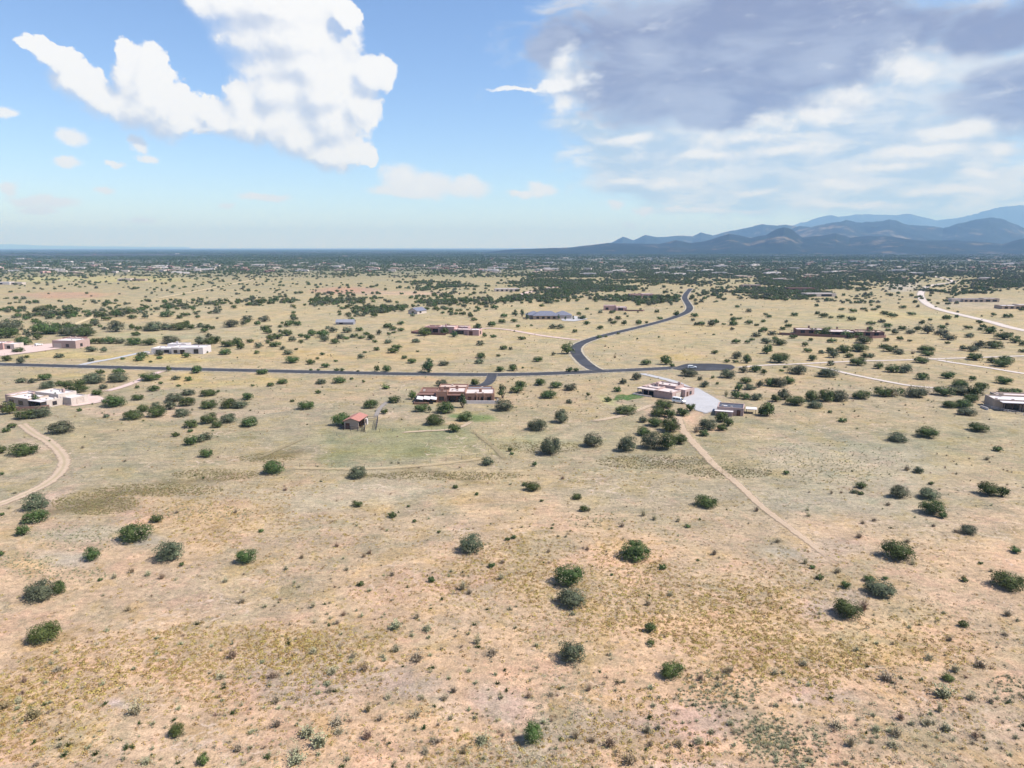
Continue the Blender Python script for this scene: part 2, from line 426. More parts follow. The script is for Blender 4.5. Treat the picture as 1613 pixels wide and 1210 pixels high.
def build_ground():
    front = np.radians(np.linspace(-50, 50, 470))
    back = np.radians(np.linspace(50, 310, 70))[1:-1]
    ang = np.concatenate([front, back])
    rad = np.concatenate([[0.0], np.geomspace(8, 60, 26)[:-1], np.geomspace(60, 70000, 520)])
    A, Rr = np.meshgrid(ang, rad)
    X, Y = np.sin(A) * Rr, np.cos(A) * Rr
    Z = height(X, Y)
    nr, na = X.shape
    idx = np.arange(nr * na).reshape(nr, na)
    a = idx[:-1]; b = idx[1:]
    F = np.stack([a, np.roll(a, -1, 1), np.roll(b, -1, 1), b], -1).reshape(-1, 4)[:, ::-1]
    V = np.stack([X, Y, Z], -1).reshape(-1, 3)
    me = mesh_np('ground', V, F, smooth=True)
    x, y = V[:, 0], V[:, 1]
    wx = x + (fbm(x / 25, y / 25, 3, 3) - .5) * np.minimum(0.16 * Rr.ravel(), 40)
    wy = y + (fbm(x / 25 + 50, y / 25, 4, 3) - .5) * np.minimum(0.16 * Rr.ravel(), 40)
    px, py = project_flat(wx, wy)
    py = np.where(y < 5, 1300, py)
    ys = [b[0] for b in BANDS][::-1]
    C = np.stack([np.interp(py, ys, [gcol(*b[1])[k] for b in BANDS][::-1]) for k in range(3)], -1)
    for cx, cy, rx, ry, c, s in PATCHES:
        q = np.hypot((px - cx) / rx, (py - cy) / ry)
        w = (s * (1 - sstep(q, 0.45, 1.15)))[:, None]
        C = C * (1 - w) + gcol(*c) * w
    # wide tonal drift: pinkish bare soil, grey-green grass, straw
    n1 = fbm(x / 90, y / 90, 71, 4)[:, None]; n2 = fbm(x / 45, y / 45, 73, 4)[:, None]
    C = C * (1 + 0.16 * (n1 - .5)) ; C = C * np.where(n2 > .5, 1 + (n2 - .5) * np.array([-.28, -.2, -.12]), 1 + (.5 - n2) * np.array([.22, .06, -.04]))
    g = gold_field(x, y)[:, None] * 0.20
    C = C * (1 - g) + gcol(210, 168, 104) * g
    s = grey_field(x, y)[:, None] * 0.28
    C = C * (1 - s) + gcol(172, 166, 144) * s
    at = me.attributes.new('soil', 'FLOAT_COLOR', 'POINT')
    at.data.foreach_set('color', np.concatenate([C, np.ones((len(C), 1))], 1).astype(np.float32).ravel())
    m = bpy.data.materials.new('desert_soil'); m.use_nodes = True
    nt = m.node_tree; N = Nodes(nt); bs = nt.nodes['Principled BSDF']
    at = N.node('ShaderNodeAttribute', attribute_name='soil').outputs['Color']
    pos = N.node('ShaderNodeNewGeometry').outputs['Position']
    a1 = N.noise(pos, 0.9, 6.0, 0.65); a2 = N.noise(pos, 3.3, 5.0, 0.7); a3 = N.noise(pos, 0.11, 6.0, 0.6)
    a4 = N.noise(N.v('MULTIPLY', pos, (0.35, 1.0, 1.0)), 0.5, 5.0, 0.65)
    c = N.mix(1.0, at, N.mix(N.smooth(a3, 0.3, 0.7), (0.84, 0.85, 0.86), (1.13, 1.11, 1.07)), 'MULTIPLY')
    c = N.mix(1.0, c, N.mix(N.smooth(a1, 0.32, 0.68), (0.82, 0.82, 0.82), (1.18, 1.17, 1.15)), 'MULTIPLY')
    c = N.mix(1.0, c, N.mix(N.smooth(a4, 0.35, 0.65), (0.88, 0.89, 0.86), (1.10, 1.09, 1.08)), 'MULTIPLY')
    c = N.mix(1.0, c, N.mix(N.smooth(a2, 0.36, 0.60), (0.76, 0.76, 0.74), (1.12, 1.11, 1.10)), 'MULTIPLY')
    # mottling: bare pinkish soil, grey-green grass and straw side by side
    m1 = N.noise(pos, 0.055, 7.0, 0.68, dist=0.6); m2 = N.noise(N.v('ADD', pos, (310.0, 90.0, 0.0)), 0.085, 7.0, 0.70, dist=0.5)
    c = N.mix(1.0, c, N.mix(N.smooth(m1, 0.50, 0.60), (1.0, 1.0, 1.0), (0.82, 0.88, 0.88)), 'MULTIPLY')
    c = N.mix(1.0, c, N.mix(N.smooth(m2, 0.52, 0.62), (1.0, 1.0, 1.0), (1.10, 1.02, 1.04)), 'MULTIPLY')
    c = N.mix(1.0, c, N.mix(N.smooth(m2, 0.47, 0.38), (1.0, 1.0, 1.0), (0.96, 0.93, 0.80)), 'MULTIPLY')
    # low grass tussocks, too small to pick out
    tu = N.vor(pos, 1.6, 0, 0.5); tc_ = N.vor(pos, 1.6, 0, 0.5, out='Color')
    sep = N.node('ShaderNodeSeparateColor'); N.put(sep.inputs[0], tc_)
    tm = N.m('MULTIPLY', N.smooth(tu, 0.16, 0.34, 1.0, 0.0), N.smooth(sep.outputs[0], 0.55, 0.75, 0.0, 0.55))
    tm = N.m('MULTIPLY', tm, N.smooth(N.noise(pos, 0.06, 4.0, 0.6), 0.40, 0.60))
    c = N.mix(tm, c, tuple(gcol(128, 122, 84)))
    # pale cracked soil and animal trails on the grey flats
    wp = N.v('MULTIPLY_ADD', N.noise(pos, 0.25, 3.0, .6, color=True), (5.0, 5.0, 0.0), pos)
    cr = N.smooth(N.vor(wp, 0.16, feature='DISTANCE_TO_EDGE'), 0.01, 0.05, 1.0, 0.0)
    cr = N.m('MULTIPLY', cr, N.m('MULTIPLY', N.smooth(N.noise(pos, 0.03, 5.0, .65), .52, .62, 0.0, .75), N.smooth(N.noise(pos, 0.7, 4.0, .65), .4, .6)))
    c = N.mix(cr, c, tuple(gcol(230, 206, 180)))
    # pale stony spots
    st = N.m('MULTIPLY', N.smooth(N.vor(pos, 0.8), 0.10, 0.2, 1.0, 0.0), N.smooth(N.noise(pos, 0.045, 4.0, 0.6), 0.56, 0.68, 0.0, 0.6))
    c = N.mix(st, c, tuple(gcol(232, 214, 196)))
    N.put(bs.inputs['Base Color'], c)
    bs.inputs['Roughness'].default_value = 0.95; bs.inputs['Specular IOR Level'].default_value = 0.1
    bn = N.node('ShaderNodeBump'); bn.inputs['Strength'].default_value = 0.5; bn.inputs['Distance'].default_value = 0.25
    N.put(bn.inputs['Height'], N.m('ADD', a2, a1)); nt.links.new(bn.outputs[0], bs.inputs['Normal'])
    me.materials.append(m)
    o = link('ground', me)
    tag(o, 'dry tan high desert ground with straw grass and bare pinkish soil', 'ground', kind='structure')
build_ground()

# ------------------------------------------------------------------ mountains
def forest_mat(name, dark, bare, scale, bias):
    m = bpy.data.materials.new(name); m.use_nodes = True
    nt = m.node_tree; N = Nodes(nt); b = nt.nodes['Principled BSDF']
    pos = N.node('ShaderNodeNewGeometry').outputs['Position']
    n = N.noise(pos, scale, 8.0, 0.66); k = N.noise(pos, scale * .22, 5.0, 0.6)
    f = N.m('ADD', N.m('MULTIPLY', n, 0.6), N.m('MULTIPLY', k, 0.6))
    N.put(b.inputs['Base Color'], N.mix(N.smooth(f, bias, bias + .16), dark, bare))
    b.inputs['Roughness'].default_value = 1.0; b.inputs['Specular IOR Level'].default_value = 0.05
    return m

def range_mesh(name, profile, dist, depth, mat, label, seed, rough=0.12):
    xs = np.array([p[0] for p in profile], float); ys = np.array([p[1] for p in profile], float)
    u = np.linspace(xs[0], xs[-1], int(len(xs) * 26))
    crest = np.interp(u, xs, ys)
    t = np.linspace(-1, 1, 46)
    U, T = np.meshgrid(u, t)
    el = (HORIZON - np.interp(U, xs, ys)) / FPX
    Dm = dist + T * depth
    X = (U - CX) / FPX * math.cos(PITCH) * Dm
    Y = Dm
    peak = np.maximum(el * dist / math.cos(PITCH) + 65, 0)
    fall = np.where(T < 0, 1 - np.abs(T) ** 1.15, 1 - np.abs(T) ** 1.4)
    spur = fbm(X / (depth * .34), Y / (depth * .9), seed, 5) - .5
    fine = fbm(X / (depth * .12), Y / (depth * .16), seed + 7, 4) - .5
    edge = (1 - np.abs(T)) * np.abs(T) * 4
    Z = peak * fall * (1 + spur * 1.3 * edge + fine * .35 * edge) + peak * fine * rough * (np.abs(T) < .1)
    Z = np.maximum(Z - 12 - 40 * (1 - np.clip(fall * 6, 0, 1)), -60)
    n, mm = X.shape
    idx = np.arange(n * mm).reshape(n, mm)
    F = np.stack([idx[:-1, :-1], idx[:-1, 1:], idx[1:, 1:], idx[1:, :-1]], -1).reshape(-1, 4)
    o = link(name, mesh_np(name, np.stack([X, Y, Z], -1).reshape(-1, 3), F, mat, smooth=True))
    return tag(o, label, 'mountain', kind='structure')

M_FRONT = forest_mat('hill_forest', (0.018, 0.026, 0.020), (0.17, 0.135, 0.10), 0.006, 0.63)
M_MID = forest_mat('range_forest', (0.022, 0.030, 0.024), (0.20, 0.16, 0.12), 0.003, 0.63)
M_FAR = forest_mat('far_forest', (0.03, 0.04, 0.04), (0.07, 0.07, 0.065), 0.0012, 0.62)
range_mesh('foothills', [(720, 400), (760, 396), (800, 392), (850, 389.6), (880, 388.6), (899, 387.6), (924, 385.3), (959, 383), (1011, 382.6), (1038, 383.2), (1064, 377), (1088, 382), (1110, 378.6), (1147, 368.7), (1182, 374), (1205, 369), (1222, 361), (1233, 358.2), (1246, 363), (1262, 373), (1290, 371), (1315, 366.6), (1338, 373.5), (1364, 371.8), (1405, 373), (1446, 378), (1507, 378), (1579, 384), (1613, 375), (1680, 370), (1780, 372), (1900, 368), (2100, 376), (2300, 400)], 9000, 1900, M_FRONT, 'dark wooded foothills with a pointed cone hill in front of the mountains', 11)
range_mesh('wooded_mountain', [(1205, 397), (1225, 384), (1246, 362), (1256, 358), (1275, 360), (1300, 355), (1328, 349.5), (1354, 354), (1375, 351), (1397, 347.5), (1412, 351), (1430, 357), (1482, 360), (1505, 352), (1530, 346.5), (1553, 344), (1570, 346.5), (1584, 351), (1613, 361), (1680, 366), (1760, 352), (1900, 344), (2100, 360), (2350, 397)], 13000, 2600, M_MID, 'wooded mountain with a rounded summit behind the foothills at right', 23)
range_mesh('low_mountain', [(915, 397), (940, 388), (964, 382), (981, 373.6), (998, 379), (1016, 370.4), (1032, 372.4), (1048, 372.6), (1073, 371), (1090, 372.4), (1103, 365.2), (1122, 370), (1160, 362), (1172, 359.5), (1200, 353.5), (1222, 356), (1238, 356.5), (1256, 360), (1300, 366), (1360, 380), (1420, 397)], 15500, 2600, M_MID, 'chain of small blue peaks left of the cone hill', 37)
range_mesh('high_mountain', [(1110, 394), (1160, 380), (1200, 366), (1251, 356), (1275, 350), (1302, 345.6), (1330, 343), (1364, 338.2), (1385, 340), (1405, 342.4), (1430, 339.6), (1450, 344), (1471, 348), (1502, 346), (1533, 343), (1558, 334), (1580, 329.4), (1594, 327.7), (1613, 328), (1680, 336), (1760, 330), (1900, 344), (2100, 352), (2500, 394)], 27000, 4200, M_FAR, 'pale blue high mountain crest farthest away at right', 41, .05)
range_mesh('distant_ridge', [(-700, 389), (-400, 383), (-200, 385), (-60, 384), (0, 385), (60, 386.5), (120, 387.5), (200, 388.5), (300, 389.5)], 60000, 6000, M_FAR, 'faint far ridge on the left horizon', 47, .03)

# ------------------------------------------------------------------ haze
hv = bpy.data.materials.new('haze'); hv.use_nodes = True
nt = hv.node_tree; nt.nodes.clear()
pv = nt.nodes.new('ShaderNodeVolumePrincipled')
pv.inputs['Color'].default_value = (0.29, 0.54, 1.0, 1)
pv.inputs['Absorption Color'].default_value = (0.66, 0.78, 1, 1)      # scatters blue most, absorbs little
pv.inputs['Density'].default_value = 6.0e-5
pv.inputs['Anisotropy'].default_value = 0.0
mo = nt.nodes.new('ShaderNodeOutputMaterial'); nt.links.new(pv.outputs[0], mo.inputs['Volume'])
bm = bmesh.new(); bmesh.ops.create_cube(bm, size=1.0)
bmesh.ops.scale(bm, vec=(150000, 150000, 1.0), verts=bm.verts)
ZLO, ZHI = -90.0, 1800.0
for v in bm.verts: v.co.z = ZHI if v.co.z > 0 else ZLO
hz_o = link('haze', mesh_bm('haze', bm, hv))
tag(hz_o, 'thin blue daylight haze over the whole plain', 'haze', kind='stuff')

# ------------------------------------------------------------------ roads, tracks and yards
def smooth_line(pts, n=6):
    P = [np.array(p, float) for p in pts]
    P = [2 * P[0] - P[1]] + P + [2 * P[-1] - P[-2]]
    out = []
    for i in range(1, len(P) - 2):
        for k in range(n):
            t = k / n
            a, b, c, d = P[i - 1:i + 3]
            out.append(.5 * (2 * b + (c - a) * t + (2 * a - 5 * b + 4 * c - d) * t * t + (3 * b - a - 3 * c + d) * t ** 3))
    out.append(P[-2])
    return np.array(out)

def track_mat(name, col, col2, edge, rut=False, scale=1.5, strength=1.0):
    m = bpy.data.materials.new(name); m.use_nodes = True
    nt = m.node_tree; N = Nodes(nt); b = nt.nodes['Principled BSDF']
    pos = N.node('ShaderNodeNewGeometry').outputs['Position']
    n = N.noise(pos, scale, 6.0, 0.65); k = N.noise(pos, scale * .12, 4.0, 0.6)
    c = N.mix(N.smooth(n, 0.3, 0.7), tuple(col), tuple(col2))
    c = N.mix(1.0, c, N.mix(k, (0.82, 0.82, 0.82), (1.18, 1.18, 1.18)), 'MULTIPLY')
    b.inputs['Roughness'].default_value = 0.92; b.inputs['Specular IOR Level'].default_value = 0.15
    if not edge:
        # worn asphalt: sun-bleached lanes, patches and grit blown over the edges
        w = N.m('ABSOLUTE', N.node('ShaderNodeAttribute', attribute_name='across').outputs['Fac'])
        g_ = N.noise(pos, 0.22, 6.0, 0.65); pt = N.vor(pos, 0.07, out='Color'); sp_ = N.node('ShaderNodeSeparateColor'); N.put(sp_.inputs[0], pt)
        c = N.mix(1.0, c, N.mix(N.smooth(sp_.outputs[0], .7, .74), (1, 1, 1), (1.25, 1.24, 1.22)), 'MULTIPLY')
        c = N.mix(N.smooth(g_, .5, .75, 0, .35), c, (0.11, 0.105, 0.10))
        c = N.mix(N.smooth(N.m('ADD', w, N.m('MULTIPLY', N.m('SUBTRACT', g_, .5), .5)), .84, 1.02, 0, .75), c, tuple(gcol(190, 176, 150)))
    if edge:
        w = N.m('ABSOLUTE', N.node('ShaderNodeAttribute', attribute_name='across').outputs['Fac'])
        if rut:
            c = N.mix(N.smooth(w, 0.05, 0.28, 0.45, 0.0), c, tuple(gcol(176, 166, 120)))
        al = N.smooth(N.m('ADD', w, N.m('MULTIPLY', N.m('SUBTRACT', N.noise(pos, 0.5, 5.0, 0.65), 0.5), edge)), 0.50, 0.98, strength, 0.0)
        ins = N.node('ShaderNodeAttribute', attribute_name='inside').outputs['Fac']
        al = N.m('MULTIPLY', al, N.smooth(N.m('ADD', ins, N.m('MULTIPLY', N.m('SUBTRACT', N.noise(pos, 0.4, 4.0, .6), .5), .8)), 0.1, 0.9))
        N.put(b.inputs['Alpha'], al)
    N.put(b.inputs['Base Color'], c)
    return m

ASPHALT = track_mat('asphalt', (0.034, 0.036, 0.044), (0.050, 0.052, 0.062), 0, scale=.6)
DIRT = track_mat('pale_dirt', gcol(214, 190, 158), gcol(226, 202, 172), 1.1, True, strength=.9)
DIRT2 = track_mat('straw_track', gcol(218, 196, 148), gcol(224, 204, 160), 0.9)
DIRTS = track_mat('sandy_path', gcol(220, 194, 160), gcol(228, 204, 172), 1.3, strength=.8)
GRAVEL = track_mat('grey_gravel', gcol(194, 193, 188), gcol(212, 211, 206), 0.5)
PINK = track_mat('pink_gravel', gcol(228, 200, 182), gcol(238, 214, 198), 0.5)
WHITE_DIRT = track_mat('white_dirt', gcol(222, 208, 190), gcol(232, 220, 204), 1.0)
SHOULDER = track_mat('road_shoulder', gcol(216, 204, 172), gcol(228, 218, 190), 0.9)
LEV = [0]
def ribbon(name, pts, width, mat, label, cat, lift=None, w2=None, fade=6.0):
    P = smooth_line(pts)
    G = np.array([ground(x, y)[:2] for x, y in P])
    # resample so the ribbon hugs the ground
    seg = np.hypot(*np.diff(G, axis=0).T); s = np.concatenate([[0], np.cumsum(seg)])
    step = max(2.0, s[-1] / 400)
    q = np.linspace(0, s[-1], max(int(s[-1] / step), 4))
    G = np.stack([np.interp(q, s, G[:, k]) for k in (0, 1)], 1)
    for _ in range(3):
        G[1:-1] = .25 * G[:-2] + .5 * G[1:-1] + .25 * G[2:]
    T = np.gradient(G, axis=0); T /= np.linalg.norm(T, axis=1)[:, None] + 1e-9
    Nn = np.stack([T[:, 1], -T[:, 0]], 1)
    LEV[0] += 1
    w = np.linspace(width, w2 or width, len(G)) / 2
    rows = np.linspace(-1, 1, 7)
    V, A = [], []
    for r_ in rows:
        Q = G + Nn * (w * r_)[:, None]
        d = np.hypot(Q[:, 0], Q[:, 1])
        z = height(Q[:, 0], Q[:, 1]) + (lift or 0.05) + 0.00022 * d + 0.004 * LEV[0]
        V.append(np.column_stack([Q, z])); A.append(np.full(len(Q), r_))
    V = np.array(V); n, mm = V.shape[:2]
    idx = np.arange(n * mm).reshape(n, mm)
    F = np.stack([idx[:-1, :-1], idx[:-1, 1:], idx[1:, 1:], idx[1:, :-1]], -1).reshape(-1, 4)
    me = mesh_np(name, V.reshape(-1, 3), F, mat, smooth=True)
    a = me.attributes.new('across', 'FLOAT', 'POINT'); a.data.foreach_set('value', np.concatenate(A).astype(np.float32))
    e_ = np.minimum(q, s[-1] - q) / max(fade, .1)
    a = me.attributes.new('inside', 'FLOAT', 'POINT'); a.data.foreach_set('value', np.tile(np.clip(e_, 0, 1), 7).astype(np.float32))
    return tag(link(name, me), label, cat, kind='structure')

def yard(name, pts, mat, label, cat, lift=0.1):
    G = np.array([ground(x, y)[:2] for x, y in pts]); c = G.mean(0)
    LEV[0] += 1
    V, A = [[*c, 0]], [0.0]
    m_ = 48
    ang = np.linspace(0, 1, m_, endpoint=False) * len(G)
    loop = []
    for t in ang:
        i = int(t); f = t - i
        loop.append(G[i % len(G)] * (1 - f) + G[(i + 1) % len(G)] * f)
    loop = np.array(loop)
    for _ in range(1): loop = .25 * np.roll(loop, 1, 0) + .5 * loop + .25 * np.roll(loop, -1, 0)
    rings = (0.35, 0.7, 0.9, 1.05)
    for k in rings:
        for p in loop:
            q = c + (p - c) * k; V.append([*q, 0]); A.append({.35: .15, .7: .3, .9: .5, 1.05: 1.0}[k])
    V = np.array(V)
    V[:, 2] = height(V[:, 0], V[:, 1]) + lift + 0.00022 * np.hypot(V[:, 0], V[:, 1]) + 0.004 * LEV[0]
    F = []
    for i in range(m_): F.append((0, 1 + i, 1 + (i + 1) % m_))
    for k in range(len(rings) - 1):
        for i in range(m_):
            a, b = 1 + k * m_ + i, 1 + k * m_ + (i + 1) % m_
            F += [(a, a + m_, b + m_), (a, b + m_, b)]
    me = mesh_np(name, V, np.array(F), mat)
    ia = me.attributes.new('inside', 'FLOAT', 'POINT'); ia.data.foreach_set('value', np.full(len(V), 1.5, np.float32))
    a = me.attributes.new('across', 'FLOAT', 'POINT'); a.data.foreach_set('value', np.array(A, np.float32))
    return tag(link(name, me), label, cat, kind='structure')

MAIN = [(-260, 567), (-100, 571.5), (0, 574.3), (100, 577), (200, 579.6), (300, 582), (400, 584.2), (520, 587), (640, 589.4), (760, 590.6), (840, 589.6), (900, 587.4), (950, 585), (1000, 583), (1040, 581), (1070, 579.5)]
CURVE = [(952, 586), (938.9, 583.2), (924, 574.2), (910, 560), (906.6, 550), (915, 541.5), (938.9, 532.5), (973.6, 523.6), (1010.8, 514.7), (1048, 504.8), (1070, 497.4), (1083, 491), (1086.5, 485), (1083, 478), (1078.5, 470), (1081, 463), (1088, 455)]
ribbon('road_shoulder', MAIN, 15, SHOULDER, 'pale verge along the straight asphalt road across the plain', 'verge', .03)
ribbon('road_shoulder', CURVE, 13, SHOULDER, 'pale verge along the winding asphalt road to the hills', 'verge', .03)
ribbon('paved_road', MAIN, 9.0, ASPHALT, 'straight dark asphalt road crossing the plain from the left', 'road', .07)
ribbon('paved_road', CURVE, 7.6, ASPHALT, 'winding dark asphalt road curving away towards the hills', 'road', .08)
ribbon('paved_driveway', [(775.7, 589.5), (773, 598), (768, 604), (757, 608.5), (738, 610)], 5.4, ASPHALT, 'short asphalt driveway from the road to the terracotta house', 'driveway', .1)
yard('turning_circle', [(1058, 581.5), (1075, 575.5), (1084, 573.6), (1120, 573.4), (1150, 575), (1157, 579), (1150, 583.2), (1100, 584.4), (1075, 583.5)], ASPHALT, 'wide asphalt turning circle at the end of the road', 'road', .12)
ribbon('dirt_track', [(32, 666), (53, 683), (77, 696), (97, 715.6), (101.7, 730.5), (91.8, 747.8), (69.4, 765), (37, 780), (0, 795), (-60, 812)], 4.4, DIRT, 'curving two-rut dirt track at the left edge', 'track')
ribbon('dirt_drive', [(263, 584), (245.5, 588), (218, 600), (188.5, 611), (160, 618)], 5.5, PINK, 'pale drive from the road to the white-roofed house at left', 'drive')
yard('gravel_yard', [(118, 627), (146, 620), (176, 632), (118, 641), (98, 638)], PINK, 'pink gravel yard beside the white-roofed house', 'yard')
ribbon('gravel_drive', [(120, 577), (149, 570.5), (178.5, 565.5), (213, 558), (240, 553)], 6.5, GRAVEL, 'pale gravel drive up to the long white house', 'drive')
yard('gravel_yard', [(36, 545), (85, 541), (100, 549), (50, 556), (0, 562), (-20, 556)], PINK, 'pale yard in front of the pinkish garage at far left', 'yard')
ribbon('dirt_path', [(1066, 648), (1072.8, 673), (1087.7, 693), (1105, 710.6), (1125, 733), (1147, 750), (1172, 772), (1200, 798.6), (1233, 824), (1264, 847), (1303, 877), (1328, 894)], 4.6, DIRTS, 'straight sandy path running down to the right foreground', 'path', w2=2.0, fade=10)
ribbon('gravel_drive', [(1004, 587.5), (1030.6, 593.5), (1063, 602), (1090, 614)], 5.5, GRAVEL, 'gravel drive from the road to the pink stucco house', 'drive')
yard('gravel_yard', [(1083, 614), (1098, 610.5), (1118, 622), (1138, 634), (1131, 646), (1113, 653), (1095, 647), (1074, 634), (1078, 622)], GRAVEL, 'pale grey gravel yard between the pink house and its garage', 'yard')
ribbon('dirt_track', [(1158, 580), (1200, 576), (1261, 573.5), (1343, 569.6), (1430, 567.4), (1469, 565.8), (1530, 564), (1613, 561), (1700, 557)], 4.2, WHITE_DIRT, 'long pale dirt lane leading right from the turning circle', 'track')
ribbon('dirt_track', [(1469, 565.8), (1497, 571), (1558, 580), (1613, 589), (1700, 600)], 5.5, WHITE_DIRT, 'pale dirt lane slanting down to the right edge', 'track')
ribbon('dirt_track', [(1261.5, 575), (1302, 581), (1343, 590.6), (1405, 603), (1443, 609), (1520, 615)], 4.5, WHITE_DIRT, 'narrow pale lane passing the row of junipers at right', 'track')
ribbon('dirt_road', [(1760, 545), (1613, 521), (1558.5, 507), (1515, 496.7), (1479, 487.7), (1458.6, 478), (1450, 466), (1456, 454.4), (1471.4, 449), (1502, 445), (1487, 439), (1456, 433)], 12, track_mat('chalky_road', gcol(222, 208, 190), gcol(234, 222, 206), 0.8), 'wide white dirt road bending through the junipers at upper right', 'road')
ribbon('dirt_drive', [(740, 519), (770, 517.5), (800, 519.7), (849.6, 528.4), (887, 533.3), (914, 536)], 6, PINK, 'pale drive from the winding road to the walled adobe house', 'drive')
ribbon('dirt_path', [(1040, 508.5), (1098, 512), (1190, 515), (1250, 520)], 4, DIRT2, 'faint straw-coloured path right of the winding road', 'path')
ribbon('dirt_track', [(90, 522), (109, 514.7), (131, 506), (154, 497)], 8, DIRT2, 'short straw-coloured track among the junipers at far left', 'track')
ribbon('dirt_path', [(623, 683), (658, 680), (707.5, 677.5), (732, 671), (745, 662)], 2.4, DIRT, 'thin worn path above the green pasture', 'path')
ribbon('dirt_path', [(925, 665), (973.6, 657), (1013, 644), (1030.6, 636)], 3.2, DIRT, 'worn path across bare soil below the pink house', 'path')
ribbon('gravel_path', [(612, 632), (598.4, 643.7), (591, 660)], 2.6, track_mat('grey_gravel_path', gcol(176, 168, 158), gcol(194, 186, 174), .9, strength=.7), 'grey gravel path leading to the coral-roofed shed', 'path')
ribbon('dirt_track', [(250, 470), (310, 459), (370, 447), (410, 439)], 10, DIRT2, 'pale track climbing the far grassland at left', 'track')
ribbon('dirt_track', [(800, 470), (840, 459), (880, 451), (905, 446)], 14, PINK, 'wide pink track among the junipers in the middle distance', 'track')
DITCH = track_mat('ditch_weeds', gcol(170, 156, 116), gcol(190, 174, 136), 2.4, strength=.7)
ribbon('weedy_ditch', [(395, 727), (440, 708), (484, 689)], 2.6, DITCH, 'olive weedy strip along the left side of the green pasture', 'ditch')
ribbon('weedy_ditch', [(742, 678), (772, 700), (800, 727)], 2.6, DITCH, 'olive weedy strip along the right side of the green pasture', 'ditch')
STRAW = track_mat('straw_strip', gcol(214, 194, 146), gcol(222, 200, 160), 1.8, strength=.6)
ribbon('straw_strip', [(444, 738), (574, 739.5), (680, 733), (775, 721)], 2.6, STRAW, 'straw-coloured strip along the near edge of the pasture', 'verge')
# ------------------------------------------------------------------ buildings
def stucco(name, c, var=.10):
    return material(name, tuple(gcol(*c)), 0.9, var, 0.8, 0.15)
ST = {
    'terra': stucco('terracotta_stucco', (172, 134, 112)), 'pink': stucco('pink_stucco', (206, 178, 164)), 'tan': stucco('tan_stucco', (205, 184, 160)),
    'white': stucco('white_stucco', (240, 232, 222)), 'brown': stucco('brown_adobe', (150, 118, 104)), 'rose': stucco('rose_stucco', (224, 184, 170)),
    'cream': stucco('cream_stucco', (228, 214, 196)), 'grey': stucco('grey_siding', (170, 170, 172)),
    'r_pink': stucco('pink_roof_coating', (238, 222, 210), .10), 'r_white': stucco('white_roof_coating', (244, 238, 232), .06), 'r_tan': stucco('tan_roof_gravel', (220, 194, 174), .1),
    'r_grey': stucco('dark_roof_membrane', (96, 100, 110), .1), 'r_blue': stucco('blue_grey_roof', (160, 162, 168), .1), 'r_slate': stucco('slate_grey_shingle', (132, 136, 148), .15),
    'r_coral': stucco('coral_metal_roof', (198, 140, 122), .08), 'r_rust': stucco('rust_roof', (146, 112, 98), .15), 'fabric': stucco('white_canvas', (246, 240, 232), .04),
    'wood': stucco('dark_timber', (92, 72, 60), .2), 'steel': stucco('weathered_steel', (110, 106, 104), .15),
}
GLASS = bpy.data.materials.new('window_glass'); GLASS.use_nodes = True
_b = GLASS.node_tree.nodes['Principled BSDF']; _b.inputs['Base Color'].default_value = (0.02, 0.024, 0.03, 1); _b.inputs['Roughness'].default_value = 0.12
DOOR = stucco('brown_door', (120, 84, 66), .1)
DARKIN = material('deep_shade_wall', (0.09, 0.07, 0.06), .9, .2)

def add_box(bm, x0, x1, y0, y1, z0, z1, bev=0.0):
    r = bmesh.ops.create_cube(bm, size=1.0)
    for v in r['verts']:
        v.co = Vector(((x0 + x1) / 2 + v.co.x * (x1 - x0), (y0 + y1) / 2 + v.co.y * (y1 - y0), (z0 + z1) / 2 + v.co.z * (z1 - z0)))
    if bev:
        es = {e for v in r['verts'] for e in v.link_edges}
        bmesh.ops.bevel(bm, geom=list(es), offset=bev, segments=2, profile=.6, affect='EDGES')

def solid(bm, geom, thickness):
    bm.normal_update()
    return bmesh.ops.solidify(bm, geom=geom, thickness=thickness)

def box_part(name, b, mat, parent, bev=0.0):
    bm = bmesh.new(); add_box(bm, *b, bev)
    return link(name, mesh_bm(name, bm, mat), parent)

def house(name, label, cat, at, rz=0.0, group=None):
    p = ground(*at)
    e = bpy.data.objects.new(name, None); COL.objects.link(e)
    e.location = p; e.rotation_euler = (0, 0, R(rz))
    return tag(e, label, cat, group)

def block(e, x0, x1, y0, y1, h, wall, roof, par=0.45, w=0.4, drop=-0.6):
    """an adobe room: wall ring with a parapet and a sunken flat roof"""
    bm = bmesh.new()
    add_box(bm, x0, x1, y0, y0 + w, drop, h, .09); add_box(bm, x0, x1, y1 - w, y1, drop, h, .09)
    add_box(bm, x0 + .004, x0 + w, y0 + w - .12, y1 - w + .12, drop, h - .006, .09); add_box(bm, x1 - w, x1 - .004, y0 + w - .12, y1 - w + .12, drop, h - .006, .09)
    link('wall', mesh_bm('wall', bm, ST[wall]), e)
    rf = box_part('roof', (x0 + w - .03, x1 - w + .03, y0 + w - .03, y1 - w + .03, h - par - .25, h - par), ST[roof], e)
    if (x1 - x0) * (y1 - y0) > 60:
        for _ in range(2):
            ux, uy = random.uniform(x0 + 1.5, x1 - 1.5), random.uniform(y0 + 1.5, y1 - 1.5)
            box_part('roof_vent', (ux - .4, ux + .4, uy - .4, uy + .4, h - par - .05, h - par + .55), ST['cream'], rf)

